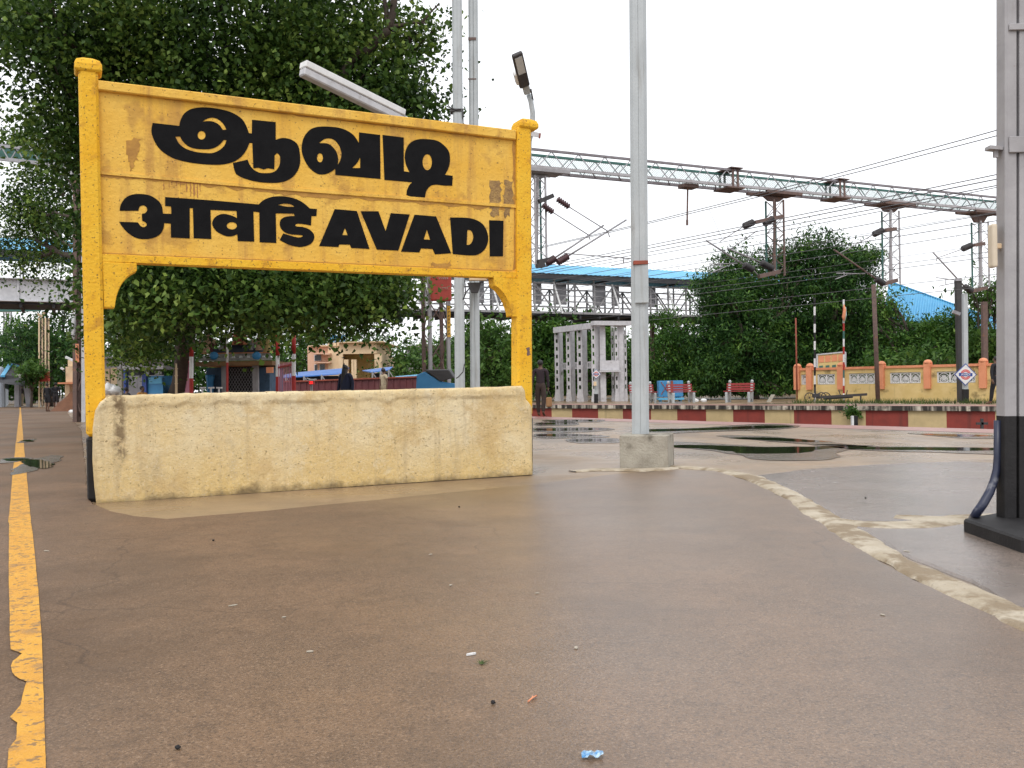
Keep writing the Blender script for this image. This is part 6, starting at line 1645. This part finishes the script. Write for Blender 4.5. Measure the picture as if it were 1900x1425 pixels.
# coach number displays
M['led'] = emit('red_led', (1.0, .03, .03), 2.2)
def coach(label, px, py, D, txt, w_, h_):
    root = thing('number_display', label, 'display', W(px, D, 0)); mb = MB(); c_ = P(px, py, D); mb.box(c_, (w_, .12, h_)); part('case', mb, M['redsign'], root, .01)
    vs, fs = tmesh(txt, h_ * .95, Matrix(((1, 0, 0, c_.x), (0, 0, -1, D - .066), (0, 1, 0, c_.z), (0, 0, 0, 1)))); mb = MB(); mb.add(vs, fs); part('digits', mb, M['led'], root)
    mb = MB(); mb.bar(W(px, D + .1, 0), P(px, py, D + .1), .08, .08); part('post', mb, M['steelg'], root); return root
cd = coach('red lit number display with white lamps on top, before the maroon fence', 578, 710, 34, '23', .20, .14)
mb = MB(); [mb.bar(P(578, 704.5, 33.9), P(578 + s * 9, 702.5 + s, 33.9), .05, .04) for s in (-1, 1)]; boxpx(mb, 573, 583, 704, 706.5, 33.9, .1); part('lamp', mb, M['white'], cd)
coach('red lit number display at the far left beyond the pair of people', 57, 708.5, 58, '3', .32, .34)
# blue tank
bt = thing('blue_bin', 'big blue plastic bin with a dark sloping lid behind the low wall', 'bin', W(808, 24, 0))
D = 24
mb = MB(); prof = [(770, 752), (773, 696), (788, 689), (800, 697), (818, 708), (846, 712), (846, 752)]
mb.prism([P(x, y, D) for x, y in prof], (0, .9, 0)); part('body', mb, M['bluebin'], bt, .03, 2)
mb = MB(); mb.prism([P(787, 686.5, D - .02), P(833, 686, D - .02), P(843, 701, D - .05), P(817, 708, D - .05)], (0, .95, .03)); part('lid', mb, M['dark'], bt, .02)
# ------------------------------------------------------------------ far left of the platform
def mastthing(label, px, py0, D, wd, mi, mats, name='gantry_mast', leg=.12):
    root = thing(name, label, 'mast', W(px, D, 0)); b = W(px, D, 0); t = P(px, py0, D); t = V((t.x, t.y, t.z)); mb = lattice(MB(), b, t, wd, V((1, 0, 0)), V((0, -1, 0)), .75, leg, .03, mi); part('lattice', mb, mats, root); return root, t
lm, t = mastthing('lattice gantry mast with an orange number strip beside the left board post', 152, 322, 27.7, .26, (0, 1, 1, 0), [M['rust'], M['offw']])
mb = MB(); D = 27.55
y1 = P(120, 308, D); y0 = P(-60, 288, D); mb.bar(y0, y1, .1, .1); mb.bar(P(-60, 264, D), P(107, 282, D), .09, .09); mb.bar(y1, P(140, 329, D), .09, .09); mb.bar(y1, P(146, 293, D), .09, .09); mb.bar(P(112, 283, D), P(116, 306, D), .07, .07)
for k in range(6): a = P(-55 + k * 29, 267 + k * 3.2, D); b = P(-40 + k * 29, 292 + k * 3.2, D); mb.bar(a, b, .03, .02, up=V((0, 1, 0))); mb.bar(b, P(-26 + k * 29, 270 + k * 3.2, D), .03, .02, up=V((0, 1, 0)))
part('beam', mb, M['alu'], lm)
mb = MB(); mb.prism([P(-60, 266, D + .4), P(106, 284, D + .4), P(112, 304, D + .4), P(-60, 288, D + .4)], (0, .02, 0)); part('netting', mb, M['teal'], lm)
mb = MB(); boxpx(mb, 140.3, 146.0, 638, 672, 27.5, .02); np_ = part('number_strip', mb, M['orange'], lm)
mb = MB()
for k, ch_ in enumerate('205'):
    c_ = P(143.2, 644 + k * 9, 27.48); vs, fs = tmesh(ch_, .14, Matrix(((1, 0, 0, c_.x), (0, 0, -1, c_.y), (0, 1, 0, c_.z), (0, 0, 0, 1)))); mb.add(vs, fs)
part('digits', mb, M['black'], np_)
fm, t = mastthing('slim pale yellow lattice mast with a red box, left of the board', 81.5, 590, 58, .40, (1, 1, 1, 1), [M['rust'], M['cream']], leg=.07)
mb = MB(); mb.bar(P(76, 588, 58), P(70, 582, 58), .1, .1); mb.bar(P(76, 588, 58), P(87, 574, 58), .1, .1); mb.bar(P(-30, 576, 58), P(74, 573, 58), .1, .3); part('bracket', mb, M['cream'], fm)
mb = MB(); D = 57.6; boxpx(mb, -30, 75, 570, 579, D, .1); part('beam', mb, M['teal'], fm)
rb2 = thing('fire_point_box', 'small red box on the slim pale yellow mast at left', 'box', P(80, 708, 57.4)); mb = MB(); boxpx(mb, 72.5, 90, 690, 708, 57.3, .2); part('case', mb, M['redbox'], rb2, .03)
# station canopy
cn = thing('platform_canopy', 'far platform canopy with a blue edged roof and dark underside at left', 'canopy', W(36, 60, 0))
D = 60
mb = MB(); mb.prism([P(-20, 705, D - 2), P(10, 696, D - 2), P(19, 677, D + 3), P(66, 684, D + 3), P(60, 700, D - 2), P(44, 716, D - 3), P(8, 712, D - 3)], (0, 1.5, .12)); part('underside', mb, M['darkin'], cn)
mb = MB(); mb.bar(P(5, 698, D - 2.2), P(19, 676.5, D + 2.8), .25, .12); mb.bar(P(19, 676.5, D + 2.8), P(62, 683, D + 2.8), .25, .2); part('roof_edge', mb, M['blue'], cn)
mb = MB(); mb.bar(P(31, 697, D - 3), P(48, 702, D - 3), .2, .12); mb.bar(P(34, 694, D - 3.2), P(40, 696.5, D - 3.2), .2, .1); part('tube_lamp', mb, M['white'], cn)
for px in (33, 55): mb = MB(); mb.bar(W(px, D, 0), P(px - (6 if px > 50 else 0), 707, D), .3, .3); part('column', mb, M['grey'], cn)
# train on the left track
tn = thing('train_coach', 'pale blue grey train coach standing beyond the far left platform edge', 'train', W(0, 90, -1.1))
a = LL0 + ld * 62 + lout * 2.4; b = LL0 + ld * 84 + lout * 2.4
M['coach'] = mat('coach_paint', (.38, .42, .47), (.33, .37, .43), 1, .5)
mb = MB(); mb.bar(V((a.x, a.y, 1.0)), V((b.x, b.y, 1.0)), 3.0, 3.4); part('body', mb, M['coach'], tn, .2, 2)
mb = MB()
for k in range(8): q = a.lerp(b, (k + .5) / 8) - lout * 1.51; mb.bar(q - ld * .55 + Z * 1.6, q + ld * .55 + Z * 1.6, .02, .7)
part('window', mb, M['glass'], tn)
# far mast at the frame edge
fm2, t = mastthing('grey lattice mast far away at the left edge above the canopy', 14, 560, 95, .5, (0, 0, 0, 0), [M['steelg']])
mb = MB(); mb.bar(P(-20, 646, 95), P(34, 648, 95), .18, .18); mb.bar(P(-20, 653, 95), P(34, 655, 95), .18, .18); part('cross_arm', mb, M['steelg'], fm2)
# cream kiosk
ck = thing('kiosk', 'cream booth with a red ledge behind the sand heap at left', 'kiosk', W(131, 52, 0)); D = 52
mb = MB(); boxpx(mb, 122, 150, 680, 709, D, 2.2); part('upper_wall', mb, M['cream'], ck)
mb = MB(); boxpx(mb, 107, 150, 709, 712.5, D - .5, 3); part('ledge', mb, M['orange'], ck)
mb = MB(); boxpx(mb, 121, 129, 712.5, 756, D + .2, .5); part('column', mb, M['cream'], ck); mb = MB(); boxpx(mb, 129, 150, 712.5, 756, D + 1.2, .3); part('back_wall', mb, M['maroon'], ck)
mb = MB(); boxpx(mb, 126, 141, 668, 680, D + .4, .6); part('roof_box', mb, M['cream'], ck); mb = MB(); mb.bar(P(122, 662.5, D - .3), P(140, 671, D - .3), .12, .12); mb.bar(P(113, 682.5, D - .3), P(118, 685.5, D - .3), .12, .1); part('tube_lamp', mb, M['white'], ck)
# sand heap and sacks
mb = MB(); c_ = W(133, 44.5, 0); K = 24; vs = []; 
for i in range(8):
    t = i / 7
    for k in range(K):
        a = 2 * math.pi * k / K; rr = 1.0 * (1 - t) + .02; q = V((c_.x + math.cos(a) * rr, c_.y + math.sin(a) * rr * .9, .92 * t ** 1.1))
        q += V((0, 0, 0)) + V((math.cos(a), math.sin(a), .5)) * .09 * noise.noise(q * 3); q.z = max(q.z, 0) if i else 0; vs.append(q)
mb.add(vs, [(i * K + k, i * K + (k + 1) % K, (i + 1) * K + (k + 1) % K, (i + 1) * K + k) for i in range(7) for k in range(K)] + [tuple(7 * K + k for k in range(K))], True)
single('sand_heap', 'heap of reddish brown sand behind the rusty lattice mast at left', 'sand heap', mb, M['sand'], c_)
for px, py, D, m, lab in ((134, 764, 40, 'white', 'white crumpled sack at the foot of the sand heap'), (151, 757, 35, 'white', 'white sack leaning beside the left lattice mast'), (156, 746, 34, 'net', 'turquoise cloth bundle between the left mast and the board post'), (157, 722, 34.2, 'bluebin', 'upper blue cloth bundle above the turquoise one by the left mast')):
    mb = MB(); c_ = P(px, py, D); mb.blob(c_, (.14 if D > 38 else .12, .12, .1 if D > 38 else .22), 12, 8, .6); single('bundle', lab, 'bundle', mb, M[m], c_ - Z * .1)
for px, py, s, lab in ((200, 722, .24, 'larger'), (212, 724, .2, 'smaller')):
    mb = MB(); c_ = P(px, py, 24); mb.blob(c_, (s * .8, .15, s * .6), 12, 8, .5); single('white_bundle', 'pale blue white bundle above the left end of the low wall, the %s one' % lab, 'bundle', mb, M['white'], c_ - Z * s)
# hanging rag by the mast
mb = MB(); mb.tube([P(139, 575, 27.5), P(137, 600, 27.5), P(136, 622, 27.5), P(138, 632, 27.5)], [.02, .07, .06, .02], 7); single('rag', 'grey rag hanging from the left lattice mast', 'rag', mb, M['offw'], P(138, 632, 27.5))
# ------------------------------------------------------------------ litter on the screed
def bit(name, label, cat, px, py, w_, h_, rot, m, th=.006):
    c_ = G(px, py) + Z * .0135; x = V((math.cos(rot), math.sin(rot), 0)); y = V((-x.y, x.x, 0)); pts = []
    for k in range(9):
        a = 2 * math.pi * k / 9; r_ = 1 + .3 * noise.noise(V((px * .1, k * .9, 2))); pts.append(c_ + x * (math.cos(a) * w_ * r_) + y * (math.sin(a) * h_ * r_))
    mb = MB(); mb.prism(pts, (0, 0, th)); single(name, label, cat, mb, m, c_)
bit('cigarette_end', 'white cigarette end on the brown screed', 'litter', 874, 1223, .018, .004, .5, M['white'])
mb = MB(); c_ = G(893, 1240) + Z * .0135
for k in range(16):
    a = RNG.uniform(0, 6.28); l = RNG.uniform(.012, .035); q = c_ + V((math.cos(a), math.sin(a), 0)) * l; s = V((-math.sin(a), math.cos(a), 0)) * .0022; mb.add([c_ + s, c_ - s, q - s * .3 + Z * .006, q + s * .3 + Z * .006], [(0, 1, 2, 3)])
single('grass_tuft', 'tiny green sprig lying on the screed beside the cigarette end', 'sprig', mb, M['grass'], c_)
mb = MB(); c_ = G(988, 1308) + Z * .015; mb.tube([c_ + V((-.012, -.016, 0)), c_ + V((0, .002, .004)), c_ + V((.012, .026, .002))], .0025, 5); mb.tube([c_ + V((0, .002, .004)), c_ + V((.001, .02, .003))], .002, 5); single('twig', 'small reddish forked twig on the screed', 'twig', mb, M['orange'], c_)
for k, (px, py, w_, h_, lab) in enumerate(((575, 1217, .012, .006, 'pale scrap of dirt left of the cigarette end'), (527, 1152, .008, .004, 'small pale scrap in the middle of the screed'), (432, 1130, .018, .005, 'faded scrap nearest the low wall at left'), (799, 1034, .012, .004, 'flat pale scrap near the wall foot'), (836, 1092, .012, .005, 'buff scrap of paper below the wall'), (1069, 1210, .014, .006, 'brown leaf scrap right of the sprig'), (997, 1107, .004, .009, 'bright white speck of paper at the wet edge'), (1638, 1148, .011, .005, 'pale scrap at the right below the cement strip'), (1682, 1028, .016, .005, 'white scrap just above the cement strip'), (86, 1027, .018, .006, 'cream scrap beside the yellow line'))):
    bit('paper_scrap', lab, 'litter', px, py, w_, h_, .3 * k, M['litter'], .003)
for k, (px, py, lab) in enumerate(((396, 1008, 'black pebble below the middle of the low wall'), (915, 1315, 'black pebble left of the forked twig'), (330, 1400, 'black pebble at the bottom left'), (1606, 928, 'black pebble on the grey side screed'), (1467, 918, 'black pebble on the cement strip'), (852, 945, 'black pebble close to the foot of the wall'))):
    mb = MB(); c_ = G(px, py) + Z * .018; mb.blob(c_, (.007, .007, .005), 8, 6, .4); single('pebble', lab, 'pebble', mb, M['black'], c_ - Z * .006)
mb = MB(); c_ = G(1099, 1415) + Z * .0135; n = 9; vs = []
for i in range(n):
    for j in range(4): vs.append(c_ + V(((i / 8 - .5) * .05, (j / 3 - .5) * .03, .004 + .011 * abs(noise.noise(V((i * .8, j * .9, 2)))) * 1.8)))
mb.add(vs, [(i * 4 + j, (i + 1) * 4 + j, (i + 1) * 4 + j + 1, i * 4 + j + 1) for i in range(n - 1) for j in range(3)]); single('wrapper', 'crumpled shiny blue wrapper at the bottom edge', 'wrapper', mb, mat('foil', (.03, .22, .5), (.5, .65, .75), 60, .25, metal=.3), c_)
